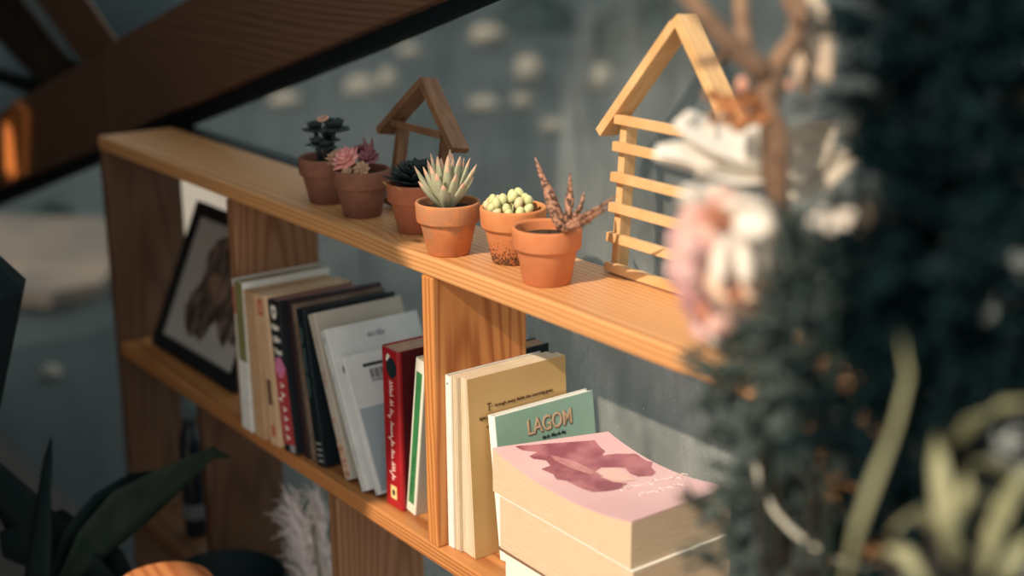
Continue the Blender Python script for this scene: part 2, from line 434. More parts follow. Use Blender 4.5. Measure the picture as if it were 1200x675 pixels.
# ------------------------------------------------------------------ flower pots
def terracotta(name, c1, c2, stain=None):
    if name in MATS: return MATS[name]
    m = mat(name, c1, c2, 38, rough=0.85, bump=0.12, bscale=160, detail=6)
    if stain:
        nt = m.node_tree; p = nt.nodes['Principled BSDF']
        src = p.inputs['Base Color'].links[0].from_socket
        tc = nt.nodes.new('ShaderNodeTexCoord')
        n = nt.nodes.new('ShaderNodeTexNoise'); n.inputs['Scale'].default_value = stain[1]; n.inputs['Detail'].default_value = 6
        nt.links.new(tc.outputs['Object'], n.inputs['Vector'])
        sp = nt.nodes.new('ShaderNodeSeparateXYZ'); nt.links.new(tc.outputs['Object'], sp.inputs[0])
        g = nt.nodes.new('ShaderNodeMapRange'); g.inputs['From Min'].default_value = stain[2]; g.inputs['From Max'].default_value = stain[3]
        g.inputs['To Min'].default_value = 0.24; g.inputs['To Max'].default_value = -0.2
        nt.links.new(sp.outputs['Z'], g.inputs['Value'])
        a = nt.nodes.new('ShaderNodeMath'); a.operation = 'ADD'
        nt.links.new(n.outputs['Fac'], a.inputs[0]); nt.links.new(g.outputs[0], a.inputs[1])
        r = nt.nodes.new('ShaderNodeValToRGB'); r.color_ramp.elements[0].position = 0.60; r.color_ramp.elements[1].position = 0.70
        nt.links.new(a.outputs[0], r.inputs['Fac'])
        mx = nt.nodes.new('ShaderNodeMix'); mx.data_type = 'RGBA'
        nt.links.new(r.outputs['Color'], mx.inputs[0]); nt.links.new(src, mx.inputs[6]); mx.inputs[7].default_value = (*stain[0], 1)
        nt.links.new(mx.outputs[2], p.inputs['Base Color'])
    return m
T_clean = terracotta('terracotta clean', (0.60, 0.215, 0.090), (0.52, 0.175, 0.070))
T_warm = terracotta('terracotta lime stained', (0.62, 0.235, 0.085), (0.50, 0.165, 0.06), ((0.44, 0.19, 0.09), 55, 0.045, -0.02))
T_crust = terracotta('terracotta with dark crust', (0.62, 0.25, 0.095), (0.54, 0.19, 0.07), ((0.10, 0.055, 0.03), 420, 0.001, 0.050))
T_dark = terracotta('terracotta shade brown', (0.25, 0.105, 0.065), (0.18, 0.072, 0.046))  # brown deepened in colour for the shade over the far pots
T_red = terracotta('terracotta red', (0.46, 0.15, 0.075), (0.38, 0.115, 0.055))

def pot(name, label, x, y, m, H=0.063, Rr=0.039, rb=0.025, rot=0, tilt=0, fill=0.010):
    t = thing(name, label, 'potted plant', (x, y, Z_TOP + 0.0003), (0, tilt, rot), 'small terracotta pots of succulents on the top board')
    lip = 0.024
    prof = [(0.0001, 0), (rb - 0.001, 0), (rb, 0.001), (Rr - 0.0056, H - lip - 0.001), (Rr - 0.005, H - lip + 0.0003), (Rr - 0.0022, H - lip),
            (Rr - 0.0012, H - lip + 0.002), (Rr - 0.0002, H - 0.003), (Rr - 0.0006, H - 0.0008), (Rr - 0.002, H), (Rr - 0.0042, H - 0.0008),
            (Rr - 0.005, H - 0.003), (Rr - 0.0062, H - 0.014), (Rr - 0.010, H - 0.03), (0.0001, H - 0.03)]
    mb = MB(); mb.lathe(prof, 56); mb.build('pot', m, t, smooth=True)
    mb = MB(); rs = Rr - 0.0055 - (fill - 0.003) * 0.1
    vs = []; fs = []; seg = 36; rings = 7
    for j in range(rings + 1):
        for k in range(seg):
            a = 2 * math.pi * k / seg; rr = rs * j / rings
            vs.append((rr * math.cos(a), rr * math.sin(a), H - fill + (rnd.uniform(-0.0013, 0.0016) if 0 < j < rings else 0)))
    for j in range(rings):
        for k in range(seg):
            a = j * seg + k; b = j * seg + (k + 1) % seg; fs.append((a, a + seg, b + seg, b))
    mb.add(vs, fs); mb.build('soil', M_grime, t)
    return t

def fatleaf(mb, base, dirv, L, w, flat=0.45, curl=0.2, mi=0, tipmi=None, tipfrom=0.75, upv=(0, 0, 1), seg=8, shape=None):
    base = Vector(base); d = Vector(dirv).normalized(); up = Vector(upv)
    n = 8; pts = []; rad = []
    for i in range(n):
        t = i / (n - 1)
        pts.append(base + d * (L * t) + up * (curl * L * t * t))
        prof = shape or (0.45, 0.72, 0.92, 1.0, 0.97, 0.80, 0.48, 0.06)
        rad.append(w * prof[i])
    mb.sweep(pts, rad, seg=seg, flat=flat, up=upv, mi=mi, tipmi=tipmi, tipfrom=tipfrom)

def rosette(mb, c, rad, layers, w=0.3, flat=0.35, e0=5, e1=75, mi=0, tipmi=None, axis=(0, 0, 1), curl=0.15, tipfrom=0.75, shape=None):
    c = Vector(c); q = Vector((0, 0, 1)).rotation_difference(Vector(axis).normalized())
    off = 0
    for j, n in enumerate(layers):
        f = j / max(1, len(layers) - 1)
        e = R(e0 + (e1 - e0) * f); L = rad * (1 - 0.52 * f)
        for k in range(n):
            a = off + 2 * math.pi * k / n + rnd.uniform(-0.1, 0.1)
            d = q @ Vector((math.cos(a) * math.cos(e), math.sin(a) * math.cos(e), math.sin(e + rnd.uniform(-.06, .06))))
            fatleaf(mb, c + (q @ Vector((0, 0, 0.10 * rad * f))), d, L * rnd.uniform(.93, 1.05), rad * w, flat, curl, mi, tipmi, tipfrom, upv=q @ Vector((0, 0, 1)), seg=7, shape=shape)
        off += 1.3

# 1 far left, dark rosettes on stalks
G_black = mat('near black succulent', (0.010, 0.020, 0.022), (0.022, 0.034, 0.034), 60, rough=0.55)
G_rim = mat('orange leaf edge', (0.48, 0.20, 0.12), (0.35, 0.13, 0.09), 80, rough=0.6)
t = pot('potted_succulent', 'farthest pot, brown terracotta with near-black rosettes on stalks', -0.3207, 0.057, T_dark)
for (dx, dy, dz, r_, tp) in ((-0.020, -0.004, 0.098, 0.019, 0), (0.014, 0.006, 0.102, 0.024, 1), (0.006, -0.016, 0.082, 0.018, 0), (-0.012, 0.012, 0.084, 0.018, 0), (0.022, -0.012, 0.080, 0.017, 0)):
    mb = MB(); rosette(mb, (dx, dy, dz), r_, (8, 7, 5), w=0.36, e0=-8, e1=70, tipmi=1 if tp else None, tipfrom=0.9)
    mb.sweep([(dx * 0.4, dy * 0.4, 0.05), (dx * 0.8, dy * 0.8, dz - 0.018), (dx, dy, dz + 0.002)], [0.003, 0.003, 0.004], 6)
    ro = mb.build('rosette', [G_black, G_rim], t, smooth=True)
    if tp: top_ro = ro
mb = MB(); mb.sweep([Vector((0.010 + 0.0085 * math.cos(a), -0.008 + 0.006 * math.sin(a), 0.117 + 0.002 * math.sin(a))) for a in [2 * math.pi * i / 14 for i in range(15)]], [0.0016] * 15, 6)
mb.build('leaf_rim', mat('salmon leaf rim', (0.62, 0.33, 0.24), rough=0.6), top_ro, label='salmon rim at the heart of the top rosette')
mb = MB(); rosette(mb, (0.012, -0.026, 0.079), 0.008, (6, 5), w=0.3, e0=10, e1=60); mb.build('rosette', mat('pale green bud', (0.35, 0.45, 0.42), rough=0.6), t, smooth=True, label='small pale offset')

# 2 red and pink rosettes
G_pink = mat('pink rosette leaf', (0.60, 0.16, 0.17), (0.72, 0.36, 0.30), 90, rough=0.5)
G_tan = mat('tan rosette leaf', (0.36, 0.22, 0.13), (0.46, 0.28, 0.18), 90, rough=0.55)
G_plum = mat('plum leaf', (0.16, 0.045, 0.065), (0.24, 0.09, 0.10), 70, rough=0.55)
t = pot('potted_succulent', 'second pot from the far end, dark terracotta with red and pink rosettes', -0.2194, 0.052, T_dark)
for (dx, dy, dz, r_, mm, ax) in ((-0.026, -0.022, 0.074, 0.016, G_tan, (-.2, -.5, .8)), (-0.002, -0.020, 0.075, 0.022, G_pink, (.1, -.6, .8)), (0.018, 0.0, 0.078, 0.017, G_plum, (.3, -.3, .9)),
                               (-0.012, 0.012, 0.080, 0.018, G_plum, (-.2, 0, 1)), (0.026, -0.014, 0.068, 0.012, G_tan, (.5, -.5, .7)), (0.012, -0.028, 0.062, 0.009, G_tan, (.2, -.7, .7))):
    mb = MB(); rosette(mb, (dx, dy, dz), r_, (8, 7, 5, 3), w=0.34, e0=0, e1=78, axis=ax)
    mb.sweep([(dx * 0.6, dy * 0.6, 0.05), (dx, dy, dz)], [0.003, 0.003], 6)
    mb.build('rosette', mm, t, smooth=True)
mb = MB()
for k in range(7):
    a = k * 0.9; fatleaf(mb, (0.016, 0.004, 0.076), (math.cos(a) * .35, math.sin(a) * .35, 1), rnd.uniform(0.016, 0.028), 0.0035, 0.6, mi=0)
mb.build('shoot', G_plum, t, smooth=True)

# 3 dense black rosette
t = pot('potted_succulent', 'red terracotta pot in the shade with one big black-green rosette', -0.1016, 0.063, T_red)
mb = MB(); rosette(mb, (0, 0, 0.058), 0.043, (12, 13, 12, 10, 8, 6), w=0.17, flat=0.3, e0=12, e1=85, curl=0.12, shape=(0.4, 0.55, 0.7, 0.85, 1, 0.95, 0.6, 0.05))
for v in mb.v: v.z = 0.058 + (v.z - 0.058) * 1.05
mb.build('rosette', mat('black green echeveria', (0.008, 0.014, 0.017), (0.020, 0.030, 0.030), 40, rough=0.5), t, smooth=True)
for q_, d_ in (((-0.018, -0.026, 0.056), (-.5, -.5, .3)), ((0.012, -0.028, 0.056), (.3, -.7, .3))):
    mb = MB(); fatleaf(mb, q_, d_, 0.013, 0.004); mb.build('dry_leaf', mat('withered yellow leaf', (0.45, 0.25, 0.09), rough=0.7), t, smooth=True)

# 4 pale upright agave-like
G_pale = mat('pale sage leaf', (0.36, 0.37, 0.25), (0.46, 0.45, 0.31), 70, rough=0.55, trans=0.1)
G_tip = mat('pink leaf tip', (0.66, 0.36, 0.25), (0.58, 0.40, 0.27), 90, rough=0.55)
t = pot('potted_succulent', 'sunlit terracotta pot with a pale upright pink-tipped rosette', 0.0139, 0.0316, T_warm)
mb = MB(); sh = (0.55, 0.72, 0.88, 0.98, 1.0, 0.92, 0.66, 0.10)
c0 = Vector((0.004, -0.004, 0.054))
for (n, e, L, o) in ((7, 46, 0.046, 0.2), (9, 58, 0.054, 0.5), (9, 68, 0.059, 0.1), (7, 78, 0.061, 0.4), (4, 86, 0.058, 0)):
    for k in range(n):
        a = o + 2 * math.pi * k / n + rnd.uniform(-.12, .12); er = R(e + rnd.uniform(-5, 5))
        fatleaf(mb, c0 + Vector((math.cos(a), math.sin(a), 0)) * 0.004, (math.cos(a) * math.cos(er), math.sin(a) * math.cos(er), math.sin(er)), L * rnd.uniform(.92, 1.06), 0.0056, 0.55, 0.10, 0, 1, 0.84, shape=sh)
mb.build('rosette', [G_pale, G_tip], t, smooth=True)

# 5 jelly beans
G_bean = mat('pale green bead leaf', (0.54, 0.56, 0.27), (0.64, 0.62, 0.34), 60, rough=0.4, trans=0.2)
G_bean2 = mat('yellow bead leaf', (0.66, 0.55, 0.33), (0.62, 0.44, 0.27), 60, rough=0.45, trans=0.2)
t = pot('potted_succulent', 'crusted terracotta pot of pale green bead-like leaves behind the front pot', 0.0915, 0.070, T_crust, H=0.065)
mb = MB()
beans = [(-.027, -.012, .065), (-.022, -.020, .063), (-.015, -.008, .070), (-.009, -.023, .064), (-.003, -.012, .073), (.003, -.026, .060), (.005, -.004, .077), (.012, -.018, .066), (.020, -.022, .062),
         (.015, -.004, .072), (.027, -.012, .064), (-.022, .004, .068), (-.010, .006, .075), (.001, .008, .079), (.010, .010, .074), (.020, .006, .074), (.029, -.002, .067), (-.004, -.020, .070), (-.016, -.016, .071)]
for (x, y, z) in beans:
    M = Euler((rnd.uniform(-.6, .6), rnd.uniform(-.6, .6), rnd.uniform(0, 3))).to_matrix()
    mb.ball((x * 1.08, y * 1.02, z), 0.0066, (0.82, 0.82, 1.15), 10, 7, rnd.choice((0, 0, 0, 1)), M=M)
    mb.sweep([(x * .9, y * .9, 0.054), (x * 1.08, y * 1.02, z)], [0.0014, 0.0018], 5)
mb.build('bead_leaves', [G_bean, G_bean2], t, smooth=True)
mb = MB()
for k in range(46):
    a = rnd.uniform(0, 6.28); rr = 0.031 * math.sqrt(rnd.random()); mb.ball((rr * math.cos(a), rr * math.sin(a), 0.056), rnd.uniform(.0012, .0026), (1, 1, .7), 6, 4, noise=.2)
g = mb.build('gravel', mat('tan grit', (0.30, 0.16, 0.09), (0.14, 0.08, 0.05), 200, rough=0.9), t); g['kind'] = 'stuff'

# 6 brown speckled aloe
G_aloe = mat('brown red speckled aloe leaf', (0.07, 0.035, 0.025), (0.44, 0.22, 0.14), 230, rough=0.7, bump=0.5, bscale=260, detail=3, contrast=(0.42, 0.56))
t = pot('potted_succulent', 'nearest terracotta pot with a brown spiny aloe, its leaves reaching right', 0.1853, 0.0462, T_clean, rb=0.0265, fill=0.012)
tl = Vector((0.1853, 0.0462, Z_TOP))
def aloe(pts, r0):
    pw = [Vector(q) - tl for q in pts]; n = 12; pts2 = []; rad = []
    for i in range(n):
        t_ = i / (n - 1); a = t_ * (len(pw) - 1); j = min(int(a), len(pw) - 2); q = pw[j].lerp(pw[j + 1], a - j)
        pts2.append(q); rad.append(r0 * (0.85 + 0.3 * math.sin(math.pi * min(1, t_ * 1.6))) * (1 - t_) ** 0.8 + 0.0006)
    mb = MB(); mb.sweep(pts2, rad, 9, flat=0.62)
    for i in range(1, n - 1):
        for s in range(5):
            a = rnd.uniform(0, 6.28); d = Vector((math.cos(a), rnd.uniform(-.6, .6), math.sin(a))).normalized()
            b = pts2[i] + d * rad[i] * 0.7; tp = b + d * (0.0018 + 0.35 * rad[i] * 0.4)
            o = d.orthogonal().normalized() * 0.0008; o2 = d.cross(o).normalized() * 0.0008
            mb.add([b + o, b + o2, b - o, b - o2, tp], [(0, 1, 4), (1, 2, 4), (2, 3, 4), (3, 0, 4)])
    mb.build('leaf', G_aloe, t, smooth=True)
Yp = 0.0462
aloe([aty(660, 268, Yp), aty(650, 247, Yp - .004), aty(642, 222, Yp - .006), aty(634, 204, Yp - .006), aty(627, 185, Yp - .006)], 0.0100)
aloe([aty(664, 268, Yp + .006), aty(667, 240, Yp + .008), aty(668, 222, Yp + .010), aty(668, 203, Yp + .012)], 0.0068)
aloe([aty(660, 270, Yp), aty(678, 258, Yp - .002), aty(698, 246, Yp - .004), aty(723, 229, Yp - .004)], 0.0068)
aloe([aty(662, 270, Yp - .006), aty(682, 262, Yp - .012), aty(700, 251, Yp - .016), aty(712, 243, Yp - .018)], 0.0058)
aloe([aty(660, 268, Yp + .008), aty(657, 255, Yp + .012), aty(650, 240, Yp + .016), aty(648, 228, Yp + .018)], 0.0060)
aloe([aty(664, 268, Yp + .01), aty(676, 250, Yp + .014), aty(682, 238, Yp + .018), aty(684, 226, Yp + .02)], 0.006)

# ------------------------------------------------------------------ little wooden houses
def house(label, cx, y0, lean, hw, wall_h, drop, eave, ts, dep, bars, m, both=True):
    h = thing('wooden_house_frame', label, 'ornament', (cx, y0, Z_TOP + 0.0005 + 0.020 * math.sin(lean)), (-lean, 0, 0))
    def part(name, a, b, M=None):
        mb = MB(); mb.box(a, b, M=M); return mb.build(name, m, h, bevel=0.0008)
    part('post', (-hw, 0.003, 0), (-hw + ts, dep, wall_h)); part('post', (hw - ts, 0.003, 0), (hw, dep, wall_h))
    for z in bars:
        part('crossbar', (-hw - 0.0015, -0.006, z), (hw + 0.0015, 0.0026, z + ts))
    ang = math.atan2(drop, eave); Lr = math.hypot(drop, eave); apex = wall_h + drop * hw / eave * 1.0
    ztop = wall_h + ts * 0.3 + drop * hw / eave
    for s in (-1, 1):
        M = Matrix.Translation((0, 0, ztop)) @ Matrix.Rotation(s * ang, 4, 'Y')
        if s == 1: part('rafter', (-ts * 0.9, -0.007, 0), (Lr, dep, ts * 1.05), M)
        else: part('rafter', (-Lr, -0.007, 0), (-0.0, dep, ts * 1.05), M)
    return h
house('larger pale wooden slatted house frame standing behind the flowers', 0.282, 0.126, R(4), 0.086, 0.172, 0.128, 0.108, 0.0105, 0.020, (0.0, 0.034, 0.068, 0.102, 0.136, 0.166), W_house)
house('smaller brown wooden house frame behind the shaded succulents', -0.189, 0.104, R(10), 0.058, 0.112, 0.0745, 0.087, 0.0095, 0.020, (0.0, 0.104,), W_house_brown)

# ------------------------------------------------------------------ books
def book(label, X, Y, t, h, d=0.14, lean=0.0, yaw=0.0, cover=M_white, pages=M_pages, board=0.0016, inset=0.002, group='books standing on the middle board', spine_round=0.0015, z=Z_LOW):
    zz = z + 0.0006 + (t * math.sin(R(-lean)) if lean < 0 else 0)
    b = thing('book', label, 'book', (X, Y, zz), (0, R(-lean), R(yaw)), group)
    c = spine_round; k = board
    out = [(0, d), (0, c), (c * .3, c * .3), (c, 0), (t - c, 0), (t - c * .3, c * .3), (t, c), (t, d), (t - k, d), (t - k, k), (k, k), (k, d)]
    mb = MB(); mb.prism([(x, y, 0) for x, y in out], (0, 0, h))
    # triangulate concave caps by splitting into three boxes worth of faces
    mb.f = mb.f[2:]; mb.m = mb.m[2:]
    n = len(out)
    for off, flip in ((0, True), (n, False)):
        for q in ((0, 1, 10, 11), (1, 2, 3, 10), (3, 4, 9, 10), (4, 5, 6, 9), (6, 7, 8, 9)):
            qq = tuple(i + off for i in q); mb.f.append(qq[::-1] if flip else qq); mb.m.append(0)
    mb.build('cover', cover, b)
    mb = MB(); mb.box((k + .0001, k + .0002, inset), (t - k - .0001, d - inset * .8, h - inset)); mb.build('page_block', pages, b)
    return b
def host(b):
    for c in b.children:
        if c.name.startswith('cover') and len(b.children) >= 2 and c.name.split('.')[0] == 'cover': return c
    return b
def patch(b, name, a, c, m, label=None):
    mb = MB(); mb.box(a, c); return mb.build(name, m, host(b), label=label)
def flat_poly(b, name, pts, plane, off, m, label=None):      # small printed shape on a face of a book
    P = []
    for p, q in pts:
        P.append((p, -off, q) if plane == 'front' else (off, p, q))
    mb = MB(); mb.prism(P, (0, 0.0002, 0) if plane == 'front' else (-0.0002, 0, 0)); return mb.build(name, m, host(b), label=label)
def blob(cx, cz, rx, rz, n=14, w=0.12, r=rnd):
    return [(cx + rx * math.cos(a) * (1 + r.uniform(-w, w)), cz + rz * math.sin(a) * (1 + r.uniform(-w, w))) for a in [2 * math.pi * i / n for i in range(n)]]

# left run
M_pagedark = mat('dark edged pages', (0.012, 0.020, 0.026), (0.020, 0.032, 0.038), 60, rough=0.7)
M_pagegrey = mat('grey pages', (0.22, 0.19, 0.16), (0.16, 0.14, 0.125), 60, rough=0.85)
b = book('leftmost standing book, olive and white spine beside the framed picture', -0.4992, -0.0095, 0.034, 0.233, d=0.145, lean=1.0, cover=M_white, pages=mat('olive grey pages', (0.36, 0.32, 0.22), (0.30, 0.27, 0.18), 40, rough=.85))
patch(b, 'spine_band', (0.008, -0.0004, 0.110), (0.0336, 0, 0.2328), mat('olive green', (0.19, 0.18, 0.065), (0.23, 0.21, 0.09), 30), 'olive upper spine')
patch(b, 'spine_label', (0.0003, -0.0005, 0.180), (0.0068, 0, 0.224), mat('faded red', (0.42, 0.12, 0.08), rough=.6), 'faded red label')
b = book('plain kraft brown book, second from the left, without lettering', -0.4574, -0.0085, 0.036, 0.224, lean=3.0, cover=M_kraft, pages=mat('kraft pages', (0.50, 0.35, 0.22), (0.42, 0.29, 0.18), 40, rough=.85))
b = book('cream book with red square on its spine, between kraft and black-red books', -0.4120, -0.006, 0.030, 0.227, lean=5.5, cover=mat('aged cream cover', (0.66, 0.45, 0.29), (0.58, 0.38, 0.23), 20))
M_rubric = mat('rubric red', (0.50, 0.07, 0.04), rough=0.6)
for (a, c) in (((.004, -.0004, .196), (.018, 0, .200)), ((.004, -.0004, .2155), (.018, 0, .2195)), ((.004, -.0004, .200), (.0075, 0, .2155)), ((.0145, -.0004, .200), (.018, 0, .2155))):
    patch(b, 'red_square', a, c, M_rubric)
flat_poly(b, 'red_mark', blob(.014, .022, .005, .010), 'front', .0004, M_rubric)
patch(b, 'dark_label', (.007, -.0004, .062), (.020, 0, .100), mat('brown label', (0.14, 0.07, 0.04), rough=.6))
handwriting('title_lettering', 0.07, 0.004, (.014, -.0004, .186), 'down', mat('faint orange ink', (0.5, 0.22, 0.12)), b, 3, .0004, (4, 5))
b = book('black and red book with a pink flower on its spine', -0.3733, -0.003, 0.034, 0.226, lean=8.0, cover=mat('black cover', (0.010, 0.013, 0.017), rough=.45), pages=mat('pinkish pages', (0.42, 0.22, 0.21), (0.34, 0.17, 0.16), 50, rough=.85))
patch(b, 'spine_band', (0.0003, -0.0004, 0.012), (0.0337, 0, 0.128), mat('raspberry red', (0.46, 0.045, 0.055), (0.38, 0.035, 0.045), 40), 'raspberry red lower spine')
M_cream_ink = mat('cream ink', (0.80, 0.76, 0.68), rough=.6)
flat_poly(b, 'emblem', [(.010, .2165), (.013, .219), (.017, .217), (.021, .219), (.025, .216), (.0255, .207), (.022, .200), (.017, .197), (.012, .200), (.0095, .207)], 'front', .0004, M_cream_ink, 'white owl-like emblem')
flat_poly(b, 'emblem_hole', blob(.0175, .209, .003, .0035, 8, .05), 'front', .0006, M_ink)
for s_, z_ in (('Make', .186), ('I like', .168), ('You', .150)):
    lettering('title_lettering', s_, .0130, (.017, -.0005, z_), 'front', M_cream_ink, b, width=.0235, offset=.0004)
flat_poly(b, 'flower_print', blob(.0170, .127, .0150, .0150, 16, .12), 'front', .0007, mat('pink flower print', (0.72, 0.22, 0.38), (0.56, 0.17, 0.36), 120, contrast=(.4, .6)), 'pink flower print')
handwriting('title_lettering', 0.085, 0.010, (.015, -.0005, .104), 'down', M_cream_ink, b, 12, .0011, (1, 2, 1, 1, 1, 1))
patch(b, 'foot_label', (.019, -.0005, .002), (.0335, 0, .013), mat('grey label', (0.33, 0.31, 0.33), rough=.6))
M_bk = mat('dark brown cover', (0.020, 0.012, 0.014), (0.045, 0.022, 0.022), 30, rough=.4)
b = book('dark hardback with navy top edge right of the pink-flower book', -0.3338, 0.008, 0.0150, 0.232, d=0.150, lean=9.0, cover=M_bk, pages=M_pagedark, board=.0022, inset=.0008)
b = book('grey-brown book between two dark hardbacks', -0.3158, 0.009, 0.0110, 0.229, d=0.146, lean=9.5, cover=mat('mottled brown cover', (0.13, 0.085, 0.06), (0.20, 0.14, 0.10), 40, rough=.5), pages=M_pagegrey)
b = book('black hardback with white stripes at the spine foot', -0.2980, 0.009, 0.0220, 0.226, d=0.15, lean=11.0, cover=mat('blue black cover', (0.007, 0.013, 0.017), rough=.4), pages=M_pagedark, board=.0022, inset=.0008)
for k in range(4):
    patch(b, 'spine_stripe', (.0055, -.0004, .006 + k * .0085), (.0195, 0, .0085 + k * .0085), mat('grey stripe', (0.30, 0.31, 0.30)))
handwriting('title_lettering', 0.10, 0.004, (.009, -.0005, .20), 'down', mat('dull teal ink', (0.10, 0.22, 0.22)), b, 5, .0004, (4, 6, 5))
b = book('grey-beige leaning book with floral foot, left of the white books', -0.2278, 0.0138, 0.0185, 0.235, d=0.142, lean=22, cover=mat('beige cover', (0.50, 0.45, 0.38), (0.44, 0.39, 0.33), 16), pages=mat('beige pages', (0.56, 0.49, 0.39), (0.48, 0.42, 0.33), 40, rough=.85))
flat_poly(b, 'flower_print', [(.001, .002), (.0175, .002), (.0175, .046), (.013, .058), (.009, .048), (.004, .060), (.001, .05)], 'front', .0004, mat('floral print', (0.36, 0.17, 0.11), (0.62, 0.44, 0.34), 170, contrast=(.42, .58)), 'brown and pink floral print')
for z_ in (.085, .14, .15):
    flat_poly(b, 'flower_print', blob(.008, z_, .003, .004, 8), 'front', .0004, mat('rose dot', (0.5, 0.2, 0.15)))
handwriting('title_lettering', 0.075, 0.0035, (.010, -.0004, .205), 'down', mat('grey ink', (0.22, 0.2, 0.18)), b, 9, .0004, (5, 4, 6))
M_wht2 = mat('cool white cover', (0.66, 0.67, 0.66), (0.58, 0.59, 0.58), 22, rough=.5)
b = book('larger white paperback leaning left behind the barcoded one', -0.1797, 0.0111, 0.0165, 0.226, d=0.148, lean=25.5, cover=M_wht2)
lettering('title_lettering', 'BÙI TIẾN', .009, (.0168, .075, .206), 'right', mat('slate ink', (0.12, 0.17, 0.22)), b, width=.026)
flat_poly(b, 'emblem', blob(.0075, .212, .0035, .005, 10), 'front', .0004, mat('slate mark', (0.30, 0.38, 0.44)))
handwriting('title_lettering', 0.095, 0.0035, (.008, -.0004, .165), 'down', mat('pale slate ink', (0.40, 0.43, 0.44)), b, 14, .0004, (6, 8, 5))
lettering('title_lettering', 'HỒI ỨC', .0085, (.008, -.0004, .048), 'down', mat('pale slate ink', (0.40, 0.43, 0.44)), b, width=.03)
b = book('smaller white paperback with barcode and blue-grey lower cover', -0.1580, 0.0200, 0.0130, 0.192, d=0.128, lean=26.3, cover=M_wht2)
patch(b, 'cover_panel', (.0130, .004, .004), (.0133, .127, .118), mat('blue grey panel', (0.30, 0.36, 0.40), (0.36, 0.42, 0.45), 9), 'blue-grey lower cover')
patch(b, 'cover_bar', (.0130, .026, .172), (.0133, .064, .1765), M_ink)
for k in range(15):
    w_ = rnd.choice((.0007, .0013, .0018)); y_ = .034 + k * .0019
    patch(b, 'barcode_bar', (.0130, y_, .155), (.0133, y_ + w_ * .7, .168), M_ink)
lettering('barcode_number', '8 935086 838', .0045, (.0132, .048, .1515), 'right', M_ink, b, width=.028)
flat_poly(b, 'emblem', blob(.006, .176, .0024, .006, 8), 'front', .0004, M_ink)
M_red = mat('crimson cover', (0.40, 0.012, 0.018), (0.33, 0.010, 0.016), 25, rough=.35, spec=.5)
b = book('thick crimson book with white handwritten title on the spine', -0.1333, 0.0215, 0.0400, 0.221, d=0.135, lean=0, cover=M_red, pages=mat('pinkish cream pages', (0.62, 0.44, 0.32), (0.52, 0.36, 0.26), 60, rough=.85), spine_round=.003)
flat_poly(b, 'emblem', blob(.024, .196, .0125, .014, 16, .05), 'front', .0004, mat('black teal print', (0.006, 0.018, 0.02)), 'black rose emblem')
flat_poly(b, 'emblem_petal', [(.011, .205), (.016, .214), (.022, .212), (.018, .207), (.0145, .203)], 'front', .0006, M_cream_ink)
handwriting('title_lettering', 0.140, 0.0075, (.021, -.0005, .178), 'down', mat('rose white ink', (0.78, 0.50, 0.45)), b, 21, .0009, (5, 2, 3, 8, 3, 6))
patch(b, 'publisher_mark', (.014, -.0005, .012), (.028, 0, .030), mat('pale gold', (0.75, 0.58, 0.24)), 'pale gold square mark')
flat_poly(b, 'publisher_glyph', blob(.021, .021, .0035, .0045, 8), 'front', .0008, M_ink)
flat_poly(b, 'cover_print', blob(.075, .19, .018, .012, 12, .2), 'right', .0402, M_ink)
M_maroon = mat('maroon cover', (0.10, 0.010, 0.014), (0.07, 0.008, 0.012), 20, rough=.4)
patch(b, 'front_cover', (.0400, .006, .0005), (.0403, .135, .2205), M_maroon, 'dark maroon front cover')
b = book('slim white book with a green stripe leaning right against the divider', -0.0935, 0.0280, 0.0215, 0.222, d=0.13, lean=-8.6, cover=mat('ivory cover', (0.70, 0.67, 0.56), rough=.5))
patch(b, 'spine_band', (.0045, -.0004, .014), (.0170, 0, .205), mat('leaf green', (0.030, 0.16, 0.055), (0.045, 0.21, 0.075), 40, rough=.4), 'green spine band')
handwriting('title_lettering', 0.06, 0.003, (.0105, -.0006, .085), 'down', mat('dark green ink', (0.01, 0.05, 0.02)), b, 4, .0005, (4, 5))
b = book('dark book with pale capitals, its back corner showing behind the sunlit divider', -0.0300, 0.052, 0.0290, 0.2235, d=0.142, lean=0, cover=mat('charcoal cover', (0.010, 0.016, 0.018), rough=.4), pages=mat('tan pages', (0.40, 0.24, 0.14), (0.3, 0.19, 0.12), 60, rough=.85))
lettering('title_lettering', 'AGIE', .016, (.0292, .103, .2085), 'right', mat('pale grey ink', (0.55, 0.58, 0.58)), b, width=.05)

# right run
b = book('thin white-spined book touching the right side of the sunlit divider', 0.0242, 0.0150, 0.0120, 0.226, d=0.145, cover=M_white)
patch(b, 'dot', (.0045, -.0004, .215), (.0065, 0, .217), M_ink)
def loose_pages(label, X, Y, t, h, d, lean, m_right, splay=0.0):
    b = thing('book', label, 'book', (X, Y, Z_LOW + 0.0006), (0, R(-lean), 0), 'books standing on the middle board')
    mb = MB(); n = 9
    for i in range(n):
        a = t * i / n; c = t * (i + 0.94) / n; y0 = rnd.uniform(0, .0012)
        s0 = splay * i / n; s1 = splay * (i + 1) / n
        mb.add([(a + s0, y0, 0), (c + s1, y0, 0), (c + s1, d, 0), (a + s0, d, 0), (a, y0, h), (c, y0, h), (c, d, h), (a, d, h)],
               [(0, 3, 2, 1), (4, 5, 6, 7), (0, 1, 5, 4), (1, 2, 6, 5), (2, 3, 7, 6), (3, 0, 4, 7)])
    mb.build('page_block', M_pages, b)
    mb = MB(); mb.add([(t + splay, -.001, 0), (t + splay + .0006, -.001, 0), (t + splay + .0006, d, 0), (t + splay, d, 0), (t, -.001, h), (t + .0006, -.001, h), (t + .0006, d, h), (t, d, h)],
                      [(0, 3, 2, 1), (4, 5, 6, 7), (0, 1, 5, 4), (1, 2, 6, 5), (2, 3, 7, 6), (3, 0, 4, 7)])
    mb.build('cover', m_right, b)
    return b
